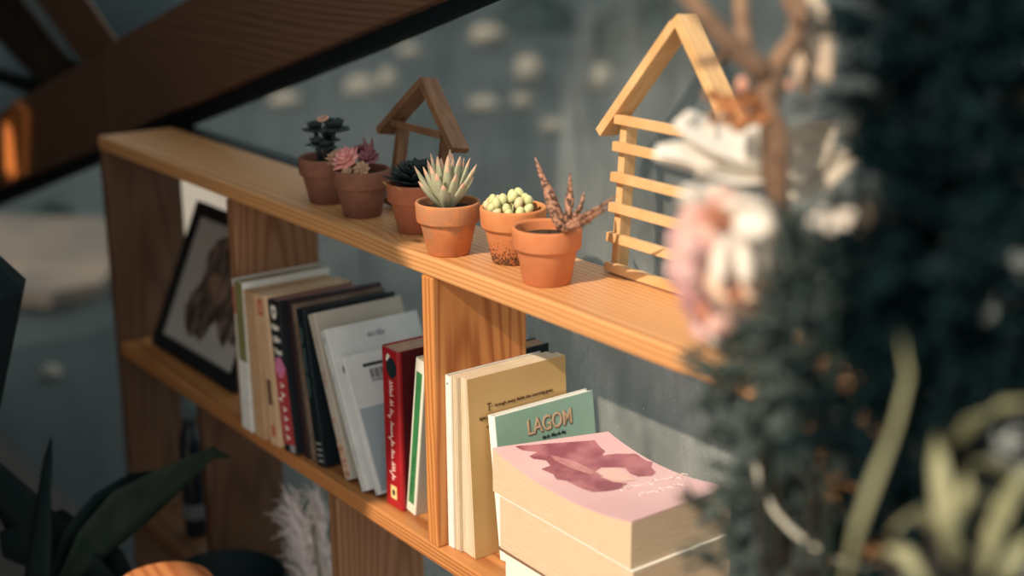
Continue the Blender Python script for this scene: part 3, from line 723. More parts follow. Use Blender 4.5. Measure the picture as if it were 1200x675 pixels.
b = loose_pages('cream book with its fore-edge forward, between thin white and yellowed books', 0.0366, 0.0165, 0.0125, 0.2285, 0.145, 0, M_pages)
M_yel = mat('yellowed page', (0.62, 0.40, 0.17), (0.54, 0.33, 0.125), 8, rough=.8)
b = loose_pages('splayed yellowed book with printed lines on its open page, behind the teal book', 0.0500, 0.0200, 0.0150, 0.2300, 0.148, 0, M_yel, 0.012)
def page_line(s, y, z, w, sz):
    k = 1 - z / 0.230
    lettering('print_lettering', s, sz, (.0150 + .012 * k + .0012, y, z), 'right', mat('faded brown ink', (0.10, 0.05, 0.025)), b, width=w, extrude=.0003)
page_line('T', .029, .189, .006, .015)
page_line('hrough many fields the morning goes', .082, .190, .088, .0062)
page_line('light will rest here & nothing more is to be said again', .072, .1775, .115, .0058)
page_line('of it', .030, .1655, .012, .0055)
# teal book
M_teal = mat('teal green cover', (0.30, 0.48, 0.38), (0.36, 0.52, 0.43), 10, rough=.45)
b = book('teal green LAGOM book leaning behind the stack of thick books', 0.0945, 0.0435, 0.0130, 0.1830, d=0.153, lean=7.0, yaw=0, cover=mat('bright white spine', (0.80, 0.80, 0.76), rough=.5), pages=M_white)
patch(b, 'front_cover', (.0130, .0015, .0005), (.0134, .1525, .1825), M_teal, 'teal front cover')
lettering('title_shadow', 'LAGOM', .0270, (.0137, .0830, .1565), 'right', mat('brown letter edge', (0.25, 0.14, 0.08)), b, width=.069, offset=.0010, extrude=.0001)
lettering('title_lettering', 'LAGOM', .0270, (.0139, .0822, .1573), 'right', mat('peach letters', (0.72, 0.48, 0.32)), b, width=.068, offset=.0002)
lettering('subtitle_lettering', 'Vừa đủ - Đẳng cấp sống', .0060, (.0138, .087, .1405), 'right', M_ink, b, width=.036)
flat_poly(b, 'sprig_print', [(.070, .112), (.072, .111), (.076, .119), (.080, .128), (.073, .121)], 'right', .0137, M_ink)

# stack of thick books lying down
def lying(label, fl, bl, br, fr, z0, z1, sag=0.0, cover=None, pages=M_pagesflat, z0r=None, z1r=None, cov_t=0.0012, lift=0.0):
    """fl.. are plan corners; top surface sags between its ends"""
    b = thing('book', label, 'book', (fl[0], fl[1], z0), (0, 0, 0), 'thick books stacked flat')
    O = Vector((fl[0], fl[1], z0)); N = 20; Mn = 6
    def top(i, j):
        s = i / N; w = j / Mn
        f = Vector(fl).lerp(Vector(fr), s); k = Vector(bl).lerp(Vector(br), s); q = f.lerp(k, w)
        z = z1 - sag * (1 - (2 * s - 1) ** 2) - lift * 0
        return Vector((q.x, q.y, z))
    def low(i, j):
        q = top(i, j); return Vector((q.x, q.y, z0))
    mb = MB()
    T = [[top(i, j) - O for j in range(Mn + 1)] for i in range(N + 1)]; B_ = [[low(i, j) - O for j in range(Mn + 1)] for i in range(N + 1)]
    def grid(rows, flip):
        vs = [q for r_ in rows for q in r_]; w = len(rows[0]); fs = []
        for i in range(len(rows) - 1):
            for j in range(w - 1):
                a = i * w + j; f = (a, a + w, a + w + 1, a + 1); fs.append(f[::-1] if flip else f)
        mb.add(vs, fs)
    grid(T, False); grid(B_, True)
    for j, fl_ in ((0, False), (Mn, True)):
        grid([[B_[i][j] for i in range(N + 1)], [T[i][j] for i in range(N + 1)]], not fl_)
    for i, fl_ in ((0, True), (N, False)):
        grid([[B_[i][j] for j in range(Mn + 1)], [T[i][j] for j in range(Mn + 1)]], not fl_)
    mb.build('page_block', pages, b)
    if cover:
        mb = MB()
        ex = 0.0015
        T2 = [[q + Vector((0, 0, 0.0002)) for q in r_] for r_ in T]
        grid(T2, False); grid([[q + Vector((0, 0, cov_t)) for q in r_] for r_ in T2], False)
        for j in (0, Mn): grid([[T2[i][j] for i in range(N + 1)], [T2[i][j] + Vector((0, 0, cov_t)) for i in range(N + 1)]], j == 0)
        for i in (0, N): grid([[T2[i][j] for j in range(Mn + 1)], [T2[i][j] + Vector((0, 0, cov_t)) for j in range(Mn + 1)]], i == N)
        mb.build('cover', cover, b, smooth=False)
    return b, (lambda s, w: top(s * N, w * Mn) - O)
M_pink = mat('pale pink cover', (0.74, 0.50, 0.50), (0.68, 0.42, 0.44), 9, rough=.35, spec=.45)
M_ivory = mat('ivory glossy cover', (0.80, 0.77, 0.68), rough=.4)
b3, _ = lying('ivory book at the bottom of the stack, mostly below the others', (.150, .012), (.150, .138), (.405, .138), (.405, .012), Z_LOW + 0.0005, -0.3010, cover=M_ivory, pages=M_ivory)
b2, _ = lying('middle thick cream-paged book in the stack', (.1505, .004), (.168, .140), (.384, .1445), (.386, .002), -0.2995, -0.2345, cover=M_ivory)
patch(b2, 'back_cover', (-.003, -.003, -.0012), (.236, .136, -.0001), mat('brown edged cover', (0.20, 0.11, 0.07), rough=.5))
b1, top1 = lying('top book of the stack, pale pink cover with a dark red shape', (.137, .004), (.180, .142), (.380, .1465), (.382, .002), -0.2325, -0.1800, sag=0.0135, cover=M_pink)
FL, BL, BR, FR = (.137, .004), (.180, .142), (.380, .1465), (.382, .002)
def cover_st(u, v):          # position on the bowed cover (along, across) of a spot of the printed design
    st = [.5, .5]
    for _ in range(8):
        z = -0.1788 - .0135 * (1 - (2 * st[0] - 1) ** 2); q = atz(u, v, z)
        yf = FL[1] + (FR[1] - FL[1]) * st[0]; yb = BL[1] + (BR[1] - BL[1]) * st[0]
        w_ = (q.y - yf) / (yb - yf); xl = FL[0] + (BL[0] - FL[0]) * w_; xr = FR[0] + (BR[0] - FR[0]) * w_
        st = [(q.x - xl) / (xr - xl), w_]
    return st
def inside(p, poly):
    c = False; n = len(poly)
    for i in range(n):
        (x1, y1), (x2, y2) = poly[i], poly[i - 1]
        if (y1 > p[1]) != (y2 > p[1]) and p[0] < (x2 - x1) * (p[1] - y1) / (y2 - y1) + x1: c = not c
    return c
def cover_print(name, px, m, h=0.0016, NS=190, NW=130):
    P = [cover_st(u, v) for u, v in px]; mb = MB()
    for i in range(NS):
        for j in range(NW):
            if inside(((i + .5) / NS, (j + .5) / NW), P):
                mb.add([top1((i + a) / NS, (j + c) / NW) + Vector((0, 0, h)) for a, c in ((0, 0), (1, 0), (1, 1), (0, 1))], [(0, 1, 2, 3)])
    return mb.build(name, m, host(b1))
M_mar = mat('dusty red print', (0.27, 0.075, 0.10), (0.44, 0.17, 0.19), 30, rough=.4, contrast=(.40, .62))
cover_print('cover_print', [(603, 523), (640, 520), (697, 516), (702, 523), (709, 529), (706, 534), (722, 532), (745, 532), (757, 540), (765, 542), (763, 548), (769, 554), (764, 558), (748, 559), (738, 555), (733, 549), (722, 548), (705, 548), (697, 553), (703, 559), (718, 565), (736, 567), (728, 573), (712, 576), (695, 577), (680, 572), (664, 564), (652, 562), (648, 556), (634, 550), (645, 546), (640, 540), (625, 538), (620, 535), (630, 530), (612, 528)], M_mar, NS=260, NW=160)
cover_print('cover_print', [(645, 534), (672, 540), (694, 551), (708, 559), (690, 556), (668, 549), (650, 540)], mat('rose print', (0.55, 0.27, 0.27), (0.44, 0.18, 0.19), 60, rough=.4), h=.0019)
cover_print('cover_print', [(700, 552), (722, 549), (738, 557), (744, 563), (726, 566), (708, 561)], mat('peach print', (0.74, 0.45, 0.38), (0.72, 0.50, 0.46), 30, rough=.4), h=.0019)
for k, (u0, v0, u1, v1) in enumerate(((726, 574, 806, 556), (748, 580, 800, 568))):
    r2 = random.Random(40 + k); mb = MB(); n = 46; pts = []
    for i in range(n):
        t_ = i / (n - 1); st = cover_st(u0 + (u1 - u0) * t_ + 2.2 * math.sin(i * 1.9), v0 + (v1 - v0) * t_ + (3.4 - k) * math.sin(i * 1.3 + k) * (.5 + .5 * math.sin(i * .37)))
        pts.append(top1(*st) + Vector((0, 0, .0018)))
    mb.sweep(pts, [.00045] * n, 4); mb.build('title_lettering', mat('pale ink', (0.80, 0.68, 0.64)), host(b1))

# ------------------------------------------------------------------ framed picture leaning against the window
Lf, Wf, bw = 0.268, 0.325, 0.024
pf = thing('picture_frame', 'black framed picture of a brown shaggy figure leaning behind the books', 'picture frame', (-0.958, 0.038, Z_LOW + 0.0060), (-R(23.5), 0, 0))
mb = MB(); mb.box((0, 0, 0), (Wf, .014, bw)); mb.box((0, 0, Lf - bw), (Wf, .014, Lf)); mb.box((0, 0, bw), (bw, .014, Lf - bw)); mb.box((Wf - bw, 0, bw), (Wf, .014, Lf - bw))
mb.build('frame', mat('black frame', (0.008, 0.012, 0.015), rough=.45), pf)
mb = MB(); mb.box((bw - .002, .006, bw - .002), (Wf - bw + .002, .012, Lf - bw + .002)); mb.build('print', mat('grey white paper', (0.52, 0.47, 0.43), (0.46, 0.41, 0.38), 8, rough=.6), pf)
M_fur = mat('brown brush marks', (0.035, 0.020, 0.014), (0.34, 0.24, 0.19), 90, rough=.8, stretch=(1, 1, .3), contrast=(.42, .72))
def pp(u, v):       # picture plane coordinates of a spot in the picture
    o = Vector((-0.958, 0.038, Z_LOW)); n = Vector((0, -math.cos(R(23.5)), math.sin(R(23.5)))); up = Vector((0, math.sin(R(23.5)), math.cos(R(23.5))))
    r = ray(u, v); q = CAM + r * (n.dot(o - CAM) / n.dot(r)); q -= o
    return (q.x, q.dot(up))
fig = [(264, 280), (252, 284), (241, 300), (238, 318), (232, 335), (222, 345), (214, 362), (213, 382), (218, 398), (226, 396), (230, 404), (237, 396), (243, 385), (250, 380), (252, 398), (258, 412), (262, 402), (270, 410), (275, 395), (275, 290)]
mb = MB(); mb.prism([(x, .0055, z) for x, z in [pp(*q) for q in fig]], (0, .0004, 0)); mb.build('painted_figure', M_fur, pf)
fig2 = [(243, 330), (250, 322), (257, 330), (258, 350), (252, 362), (246, 350)]
mb = MB(); mb.prism([(x, .0050, z) for x, z in [pp(*q) for q in fig2]], (0, .0004, 0)); mb.build('painted_patch', mat('tan brush marks', (0.30, 0.17, 0.11), (0.2, 0.11, 0.08), 60), pf)

# ------------------------------------------------------------------ lower tier
bt = thing('bottle', 'narrow dark blue bottle with pale cap in the shaded lower left bay', 'bottle', (-0.866, 0.06, -0.6895))
mb = MB(); mb.lathe([(0.0001, 0), (.020, 0), (.0215, .003), (.0215, .175), (.019, .192), (.0125, .205), (.011, .215), (.011, .232), (.0001, .232)], 24); mb.build('body', mat('navy glass', (0.006, 0.012, 0.020), rough=.25, spec=.5), bt, smooth=True)
mb = MB(); mb.lathe([(.0112, .226), (.0135, .227), (.0135, .266), (.012, .268), (.0001, .268)], 20); mb.build('cap', mat('pale grey cap', (0.16, 0.21, 0.23), rough=.5), bt, smooth=True)
mb = MB(); mb.lathe([(.0217, .035), (.0218, .036), (.0218, .062), (.0217, .063)], 24); mb.build('label', mat('dull label', (0.12, 0.13, 0.14), rough=.6), bt, smooth=True)

pl = thing('feather_plume', 'white feathery plume at the foot of the lower bay, left of the knotty divider', 'dried plume', (-0.440, 0.080, -0.683))
mb = MB(); base = Vector((0, 0, 0))
for k in range(700):
    s = rnd.random(); b0 = Vector((-0.01 - 0.03 * s + rnd.uniform(-.012, .012), rnd.uniform(-.02, .03), .02 + .15 * s))
    d = Vector((-1.0 + rnd.uniform(-.5, .7), rnd.uniform(-.5, .5), rnd.uniform(-.10, .9))).normalized(); L = rnd.uniform(.035, .075)
    pts = [b0, b0 + d * L * .5 + Vector((0, 0, .004)), b0 + d * L + Vector((0, 0, -.012))]
    mb.sweep(pts, [.0020, .0018, .0004], 3)
pm = mb.build('plume', mat('white pink fluff', (0.86, 0.74, 0.71), (0.80, 0.68, 0.66), 20, rough=.9), pl); 
mb = MB(); mb.sweep([(0, 0, 0), (-.012, .004, .08), (-.035, .006, .18)], [.004, .003, .002], 6); mb.build('stem', mat('plume stem', (0.25, 0.22, 0.12)), pl)
mb = MB()
for k in range(5): fatleaf(mb, (-.05, .0, .165), (rnd.uniform(-1, .4), rnd.uniform(-.5, .5), rnd.uniform(.1, .5)), .03, .006, .25)
mb.build('leaf', mat('green leaf', (0.03, 0.10, 0.05), rough=.6), pl, smooth=True)

# ------------------------------------------------------------------ foreground left
G_dk = mat('deep green leaf', (0.004, 0.011, 0.012), (0.007, 0.015, 0.015), 20, spec=0.1, rough=0.75)
G_dk2 = mat('grey green leaf', (0.010, 0.021, 0.016), (0.021, 0.033, 0.024), 20, spec=0.1, rough=0.8)  # lighter, greyer mix than the deep green leaf
def blade(mb, pts, widths, side, mi=0, fold=0.18):
    pts = [Vector(q) for q in pts]; side = Vector(side).normalized(); vs = []; fs = []
    n = len(pts)
    for i, (q, w) in enumerate(zip(pts, widths)):
        t = (pts[min(i + 1, n - 1)] - pts[max(i - 1, 0)]).normalized()
        s_ = (side - t * side.dot(t)).normalized(); nn = t.cross(s_)
        for k, f in enumerate((-1, -.5, 0, .5, 1)):
            vs.append(q + s_ * w * f + nn * (w * fold * abs(f)))
    for i in range(n - 1):
        for k in range(4): a = i * 5 + k; fs.append((a, a + 1, a + 6, a + 5))
    mb.add(vs, fs, mi)
fg = thing('broad_leaf_plant', 'dark broad-leaved plant in the lower left foreground', 'plant', (-0.66, -0.26, FLOOR))
o_ = Vector((-0.66, -0.26, FLOOR))
def fgleaf(px, widths, d0, d1, m, side):
    n = len(px); pts = [atd(u, v, d0 + (d1 - d0) * i / (n - 1)) - o_ for i, (u, v) in enumerate(px)]
    mb = MB(); blade(mb, pts, widths, side); o = mb.build('leaf', m, fg, smooth=True)
    s = o.modifiers.new('thickness', 'SOLIDIFY'); s.thickness = .0015
K = 1.9 / F_PX
fgleaf([(70, 690), (110, 632), (150, 592), (190, 566), (225, 544), (250, 529), (270, 536)], [K * w for w in (10, 30, 36, 26, 16, 9, 1)], 2.10, 2.16, G_dk2, (0.1, -.3, 1))
fgleaf([(60, 700), (100, 630), (130, 592), (160, 566), (190, 552)], [K * w for w in (20, 40, 36, 22, 3)], 2.12, 2.16, G_dk, (0.1, -.3, 1))
fgleaf([(38, 690), (46, 620), (50, 575), (55, 535), (60, 511)], [K * w for w in (26, 20, 12, 8, 1)], 2.06, 2.1, G_dk, (1, .3, 0))
fgleaf([(110, 720), (50, 650), (15, 600), (-15, 560), (-45, 520)], [K * w for w in (70, 66, 50, 34, 6)], 2.14, 2.16, G_dk, (.6, .2, .8))
fgleaf([(150, 730), (110, 680), (60, 640), (0, 640)], [K * w for w in (40, 60, 55, 20)], 2.16, 2.16, G_dk, (.3, .2, 1))
mb = MB()
for k in range(5): mb.sweep([(rnd.uniform(-.03, .03), rnd.uniform(-.03, .03), 0), atd(60 + 14 * k, 690, 2.08) - o_], [.008, .005], 6)
mb.build('stem', G_dk, fg)

hp = thing('hanging_planter', 'black faceted hanging planter at the left edge of the picture', 'planter', atd(-45, 340, 1.9))
kk = 1.9 / F_PX
mb = MB(); mb.lathe([(0.0001, -.20), (22 * kk, -.20), (76 * kk, 0), (44 * kk, .045), (40 * kk, .045), (68 * kk, .002), (0.0001, -.03)], 8); 
mb.build('body', mat('matt black metal', (0.004, 0.009, 0.012), rough=.7, spec=.1), hp)
mb = MB()
for k in range(3):
    a = k * 2.1; mb.sweep([(.046 * math.cos(a), .046 * math.sin(a), .045), (0, 0, .30)], [.0015, .0015], 5)
zc = 2.2 - atd(-45, 340, 1.9).z
mb.sweep([(0, 0, .30), (0, 0, zc)], [.0018, .0018], 5); mb.build('cord', M_frame, hp)

pc = atd(192, 684, 2.0)
ps = thing('wooden_post', 'round wooden post with a sunlit orange top at the bottom edge', 'post', (pc.x, pc.y, FLOOR))
mb = MB(); hh = pc.z - FLOOR; mb.lathe([(0.0001, 0), (.068, 0), (.070, .02), (.071, hh - .008), (.067, hh), (0.0001, hh + .002)], 40); mb.build('body', W_post, ps, smooth=False, bevel=0)
pv = atd(262, 676, 2.18)
vz = thing('floor_vase', 'dark round floor vase behind the sunlit wooden post', 'vase', (pv.x, pv.y, FLOOR))
hv = pv.z - FLOOR
mb = MB(); mb.lathe([(0.0001, 0), (.06, 0), (.09, .1), (.11, .28), (.105, hv - .06), (.098, hv - .01), (.094, hv), (.088, hv), (.09, hv - .03), (0.0001, hv - .035)], 40); mb.build('body', mat('black green glaze', (0.005, 0.013, 0.015), rough=.6, spec=.15), vz, smooth=True)

# ------------------------------------------------------------------ foreground right: flowers, twigs and bushes
def petal(mb, base, tip, width, cup, nrm, mi=0, ruffle=0.0, seed=0):
    base, tip = Vector(base), Vector(tip); ax = tip - base; L = ax.length; nrm = Vector(nrm).normalized(); s_ = ax.cross(nrm).normalized(); nn = s_.cross(ax).normalized()
    NU, NV = 7, 6; vs = []; fs = []; r = random.Random(seed)
    ph = r.uniform(0, 6.28)
    for i in range(NU + 1):
        t = i / NU; w = width * (math.sin(math.pi * min(1, .12 + t * .80)) ** .7)
        for j in range(NV + 1):
            f = j / NV * 2 - 1
            tt = t - .10 * f * f * t
            q = base + ax * tt + s_ * (w * f) + nn * (cup * L * (f * f * .55 + 0.5 * (t - .5) ** 2 * 1.4) + ruffle * L * math.sin(5 * f + ph + 3 * t) * t)
            vs.append(q)
    for i in range(NU):
        for j in range(NV):
            a = i * (NV + 1) + j; fs.append((a, a + 1, a + NV + 2, a + NV + 1))
    mb.add(vs, fs, mi)

P_white = mat('white petal', (0.74, 0.66, 0.58), (0.68, 0.58, 0.50), 20, rough=.6, trans=.15)
P_pink = mat('blush pink petal', (0.66, 0.34, 0.30), (0.74, 0.50, 0.42), 26, rough=.6, trans=.15)
P_mauve = mat('mauve petal', (0.52, 0.26, 0.27), (0.62, 0.38, 0.36), 24, rough=.6, trans=.15)
P_peach = mat('peach petal', (0.74, 0.50, 0.36), (0.70, 0.44, 0.34), 30, rough=.6, trans=.15)
pd = 0.98
po = atd(850, 300, pd)
pe = thing('peony', 'big drooping pink and white peony bloom in front of the house frame', 'flower', (po.x, po.y, FLOOR))
oo = Vector((po.x, po.y, FLOOR))
right = RW @ Vector((1, 0, 0)); upv = RW @ Vector((0, 1, 0)); back = RW @ Vector((0, 0, -1))
def loc(u, v, d): return atd(u, v, d) - oo
# petals listed as (base px, tip px, half width px, depth, material)
spec = {P_mauve: [((845, 300), (792, 262), 34, -.01), ((840, 320), (786, 300), 32, -.005), ((845, 330), (796, 345), 30, .0), ((850, 345), (822, 398), 26, .01), ((850, 340), (808, 372), 26, .012)],
        P_pink: [((860, 285), (808, 238), 34, -.025), ((850, 300), (798, 285), 30, -.03), ((850, 310), (800, 322), 28, -.02), ((862, 330), (838, 392), 24, -.012), ((868, 290), (835, 225), 30, -.02), ((858, 300), (830, 262), 20, -.045)],
        P_white: [((868, 290), (822, 222), 36, .0), ((872, 280), (868, 232), 32, -.03), ((870, 285), (905, 252), 30, -.028), ((858, 300), (845, 258), 24, -.04), ((872, 300), (900, 282), 26, -.04), ((865, 300), (868, 262), 22, -.05), ((850, 360), (836, 402), 16, .01)],
        P_peach: [((870, 300), (880, 352), 28, -.04), ((862, 305), (850, 352), 26, -.042), ((875, 300), (892, 335), 26, -.03), ((856, 310), (860, 365), 22, -.03), ((880, 310), (885, 375), 20, -.015)]}
P_deep = mat('dark crease petal', (0.50, 0.20, 0.12), (0.40, 0.15, 0.10), 30, rough=.6)  # narrow dark petals painted for the hollows and creases
spec[P_deep] = [((862, 268), (828, 246), 11, -.060), ((868, 330), (858, 352), 9, -.045), ((838, 352), (822, 376), 11, -.01)]
spec[P_white] += [((858, 262), (905, 266), 14, -.062), ((835, 240), (798, 226), 12, -.03), ((848, 284), (842, 330), 9, -.055), ((872, 282), (876, 330), 9, -.055)]
spec[P_mauve] += [((822, 300), (800, 330), 14, -.045), ((830, 290), (806, 296), 12, -.05)]
sd = 0
for m, lst in spec.items():
    for (a, c, w, dz) in lst:
        sd += 1; mb = MB()
        petal(mb, loc(*a, pd + dz + .012), loc(*c, pd + dz), 1.2 * w * pd / F_PX, .30, back, 0, .05, sd)
        o = mb.build('petal', m, pe, smooth=True)
        s = o.modifiers.new('thickness', 'SOLIDIFY'); s.thickness = .0012
mb = MB(); mb.ball(loc(862, 300, pd + .012), .018, (1, 1, 1.2), 14, 10); mb.build('heart', mat('brown flower heart', (0.30, 0.13, 0.06), (0.42, 0.2, 0.1), 60), pe, smooth=True)
mb = MB(); mb.sweep([(.10, .02, 0), (.06, .01, .9), loc(900, 330, pd + .03), loc(866, 305, pd + .02)], [.004, .004, .004, .005], 7); mb.build('stem', mat('flower stem', (0.016, 0.028, 0.022), spec=.1), pe)

WD = 1.13
wo = atd(890, 205, WD); oo = Vector((wo.x, wo.y, FLOOR))
wf = thing('white_flower', 'white open flower with wide drooping petals above the pink peony', 'flower', (wo.x, wo.y, FLOOR))
sd = 60; cam_up = upv * .75 - back * .65
WP = mat('bright white petal', (0.80, 0.75, 0.69), (0.74, 0.68, 0.61), 20, rough=.6, trans=.15)
WG = mat('shaded white petal', (0.50, 0.45, 0.37), (0.44, 0.39, 0.33), 20, rough=.7)  # white petal with its shade greyed into the colour
for (a, c, w, d0, d1, m, nr) in (((900, 212), (766, 182), 38, WD, WD - .02, WP, cam_up), ((892, 196), (786, 148), 34, WD + .01, WD - .01, WP, cam_up), ((895, 200), (836, 136), 32, WD + .02, WD + .01, WP, -back),
                            ((896, 205), (878, 150), 18, WD, WD - .02, WP, -back), ((898, 214), (815, 204), 14, WD - .01, WD - .03, WG, upv * .3 - back),
                            ((904, 212), (978, 140), 30, WD - .02, WD - .06, WG, -back), ((904, 214), (1004, 184), 28, WD - .02, WD - .06, WG, -back), ((905, 217), (962, 207), 20, WD - .01, WD - .04, WG, -back)):
    sd += 1; mb = MB(); petal(mb, loc(*a, d0), loc(*c, d1), w * WD / F_PX, .18, nr, 0, .05, sd)
    o = mb.build('petal', m, wf, smooth=True); s = o.modifiers.new('thickness', 'SOLIDIFY'); s.thickness = .0012
mb = MB(); mb.ball(loc(893, 206, WD + .005), .008, (1, 1, 1), 10, 8); mb.build('heart', mat('grey brown heart', (0.12, 0.08, 0.06)), wf, smooth=True)
mb = MB(); mb.sweep([(.08, .0, 0), (.06, .0, 1.0), loc(915, 250, WD + .02), loc(893, 208, WD + .008)], [.004, .004, .004, .004], 7); mb.build('stem', mat('flower stem', (0.016, 0.028, 0.022), spec=.1), wf)

bo = atd(980, 255, 0.84); oo = Vector((bo.x, bo.y, FLOOR))
sb = thing('white_blossom', 'small white blossom among the grey-green sprays right of the peony', 'flower', (bo.x, bo.y, FLOOR))
mb = MB()
for (a, c, w) in (((976, 256), (950, 260), 7), ((976, 256), (960, 246), 6), ((980, 256), (1000, 250), 7), ((980, 256), (994, 262), 6), ((979, 257), (972, 270), 7)):
    sd += 1; petal(mb, loc(*a, 0.84), loc(*c, 0.832), w * 0.84 / F_PX, .25, back, 0, .03, sd)
mb.build('petals', P_white, sb, smooth=True)
mb = MB(); mb.sweep([(.02, 0, 0), (.01, 0, 1.1), loc(980, 258, 0.845)], [.002, .002, .0015], 6); mb.build('stem', mat('flower stem', (0.016, 0.028, 0.022), spec=.1), sb)

# dry branch
B_bark = mat('brown bark', (0.25, 0.15, 0.095), (0.16, 0.095, 0.062), 60, rough=.85, bump=.5, bscale=120)
bd = 1.03; tb = atd(905, 160, bd); oo = Vector((tb.x, tb.y, FLOOR))
br = thing('dry_branch', 'bare brown forked branch rising behind the white flower', 'branch', (tb.x, tb.y, FLOOR))
kb = bd / F_PX
mb = MB(); mb.sweep([(.05, .02, 0), (.03, .01, .9), loc(914, 260, bd + .03), loc(908, 200, bd + .02), loc(906, 150, bd), loc(903, 110, bd), loc(904, 82, bd)], [.014, .013, 17 * kb, 17 * kb, 17 * kb, 16 * kb, 15 * kb], 10); mb.build('trunk', B_bark, br, smooth=True)
def limb(px, d0, d1, r0, r1):
    n = len(px); mb = MB()
    mb.sweep([loc(u, v, d0 + (d1 - d0) * i / (n - 1)) for i, (u, v) in enumerate(px)], [(r0 + (r1 - r0) * i / (n - 1)) * kb for i in range(n)], 9); mb.build('limb', B_bark, br, smooth=True)
limb([(905, 96), (880, 72), (852, 48), (828, 22), (800, -12)], bd, bd - .03, 14, 10)
limb([(876, 68), (872, 45), (869, 15), (866, -15)], bd, bd + .02, 11, 9)
limb([(905, 90), (918, 65), (934, 45), (938, 20), (930, -15)], bd, bd + .01, 14, 11)
limb([(938, 30), (925, 5), (918, -20)], bd, bd + .01, 8, 7)
limb([(862, 62), (840, 70), (817, 74)], bd, bd - .02, 6, 5)
D_or = mat('dried orange leaf', (0.55, 0.25, 0.10), (0.40, 0.16, 0.07), 60, rough=.7)
mb = MB(); r3 = random.Random(5)
for k in range(26):
    u, v = r3.uniform(835, 895), r3.uniform(112, 152); d_ = bd + r3.uniform(-.01, .04)
    a = r3.uniform(0, 6.28); L = r3.uniform(14, 26)
    petal(mb, loc(u, v, d_), loc(u + L * math.cos(a), v + L * math.sin(a) * .7, d_ - .012), 7 * kb, .3, (r3.uniform(-1, 1), -1, r3.uniform(-.3, 1)), 0, .1, k)
o = mb.build('dried_leaves', D_or, br, smooth=True, label='curled dried orange leaves'); s = o.modifiers.new('thickness', 'SOLIDIFY'); s.thickness = .0008
for (u, v, r_) in ((925, 100, 6), (870, 100, 9), (914, 392, 8)):
    mb = MB(); mb.ball(loc(u, v, bd), r_ * kb, (.9, .9, 1.2), 8, 6); mb.build('bud', mat('salmon bud', (0.66, 0.32, 0.22)), br, smooth=True)
mb = MB(); petal(mb, loc(945, -20, bd + .03), loc(972, 96, bd + .01), 24 * kb, .2, back, 0, .06, 91); petal(mb, loc(938, 10, bd + .05), loc(950, 110, bd + .03), 18 * kb, .2, back, 0, .06, 92)
o = mb.build('papery_bract', mat('beige papery petal', (0.50, 0.40, 0.31), (0.44, 0.33, 0.25), 18, rough=.7, trans=.1), br, smooth=True); s = o.modifiers.new('thickness', 'SOLIDIFY'); s.thickness = .001

# feathery bushes
def needle_spray(mb, p, d, L, nl, nn, r, mi=0, w=.0009):
    p = Vector(p); d = Vector(d).normalized(); sag = Vector((0, 0, -r.uniform(.0, .25) * L))
    pts = [p + d * (L * i / 5) + sag * (i / 5) ** 2 for i in range(6)]
    mb.sweep(pts, [.0012, .0011, .001, .0009, .0007, .0004], 3, mi=mi)
    for k in range(nn):
        t = r.uniform(.05, 1); a = t * 5; j = min(int(a), 4); q = pts[j].lerp(pts[j + 1], a - j)
        s_ = Vector((r.gauss(0, 1), r.gauss(0, 1), r.gauss(0, 1))); e = (s_.normalized() * .8 + d * .7).normalized() * nl * r.uniform(.6, 1.1)
        o = e.cross(s_ + Vector((.3, .1, .2))).normalized() * w
        mb.add([q - o, q + o, q + e * .6 + o * 1.2, q + e, q + e * .6 - o * 1.2], [(0, 1, 2, 4), (4, 2, 3)], mi)
def bush(label, foot, blobs, mats, seed, n, L=.07, nl=.014, nn=42, w=.0009, cat='bush', name='feathery_bush'):
    r = random.Random(seed); foot = Vector((foot[0], foot[1], FLOOR))
    t = thing(name, label, cat, foot)
    mb = MB(); st = MB()
    tot = sum(b[3] for b in blobs)
    for (u, v, d_, wt, ru, rv, mi) in blobs:
        c = atd(u, v, d_); k = d_ / F_PX
        st.sweep([(0, 0, 0), (c - foot) * .55 + Vector((0, 0, .12)), c - foot], [.008, .005, .002], 5)
        for i in range(int(n * wt / tot)):
            while True:
                x, y, z = r.uniform(-1, 1), r.uniform(-1, 1), r.uniform(-1, 1)
                if x * x + y * y + z * z < 1: break
            p = c + right * (x * ru * k) + upv * (y * rv * k) + back * (z * .5 * min(ru, rv) * k)
            dd = Vector((p - c)).normalized() + Vector((r.gauss(0, .5), r.gauss(0, .5), r.gauss(.5, .5)))
            needle_spray(mb, p - foot, dd, L * r.uniform(.6, 1.2), nl, nn, r, 1 if r.random() < .022 else mi, w)
    mb.build('foliage', mats, t)
    st.build('stem', mat('dark stem', (0.02, 0.018, 0.014)), t)
    return t
N_grey = mat('grey green needles', (0.072, 0.103, 0.098), (0.115, 0.146, 0.136), 30, rough=.8, spec=.05)
N_speck = mat('dry buff needles', (0.24, 0.18, 0.13), (0.17, 0.15, 0.12), 30, rough=.7)
N_dark = mat('dark teal needles', (0.003, 0.011, 0.014), (0.008, 0.020, 0.023), 25, rough=.9, spec=.03)  # near-black teal, shade and haze mixed into the needle colour
N_olive = mat('olive pale leaf', (0.30, 0.29, 0.17), (0.22, 0.22, 0.12), 25, rough=.65)
bush('grey-green feathery spray drooping in front of the shelf end below the peony', (.86, -.28),
     [(895, 440, 1.0, 1.8, 46, 70, 0), (893, 530, 1.05, 1.2, 46, 100, 0), (915, 640, 1.05, 1.4, 80, 70, 0), (918, 340, 1.0, .8, 34, 60, 0), (960, 400, .93, 1.2, 60, 110, 0), (985, 335, .93, .7, 40, 60, 0), (960, 560, 1.05, 1.0, 60, 110, 0)], [N_grey, N_speck], 11, 430, L=.036, nl=.012, nn=46, w=.0008)
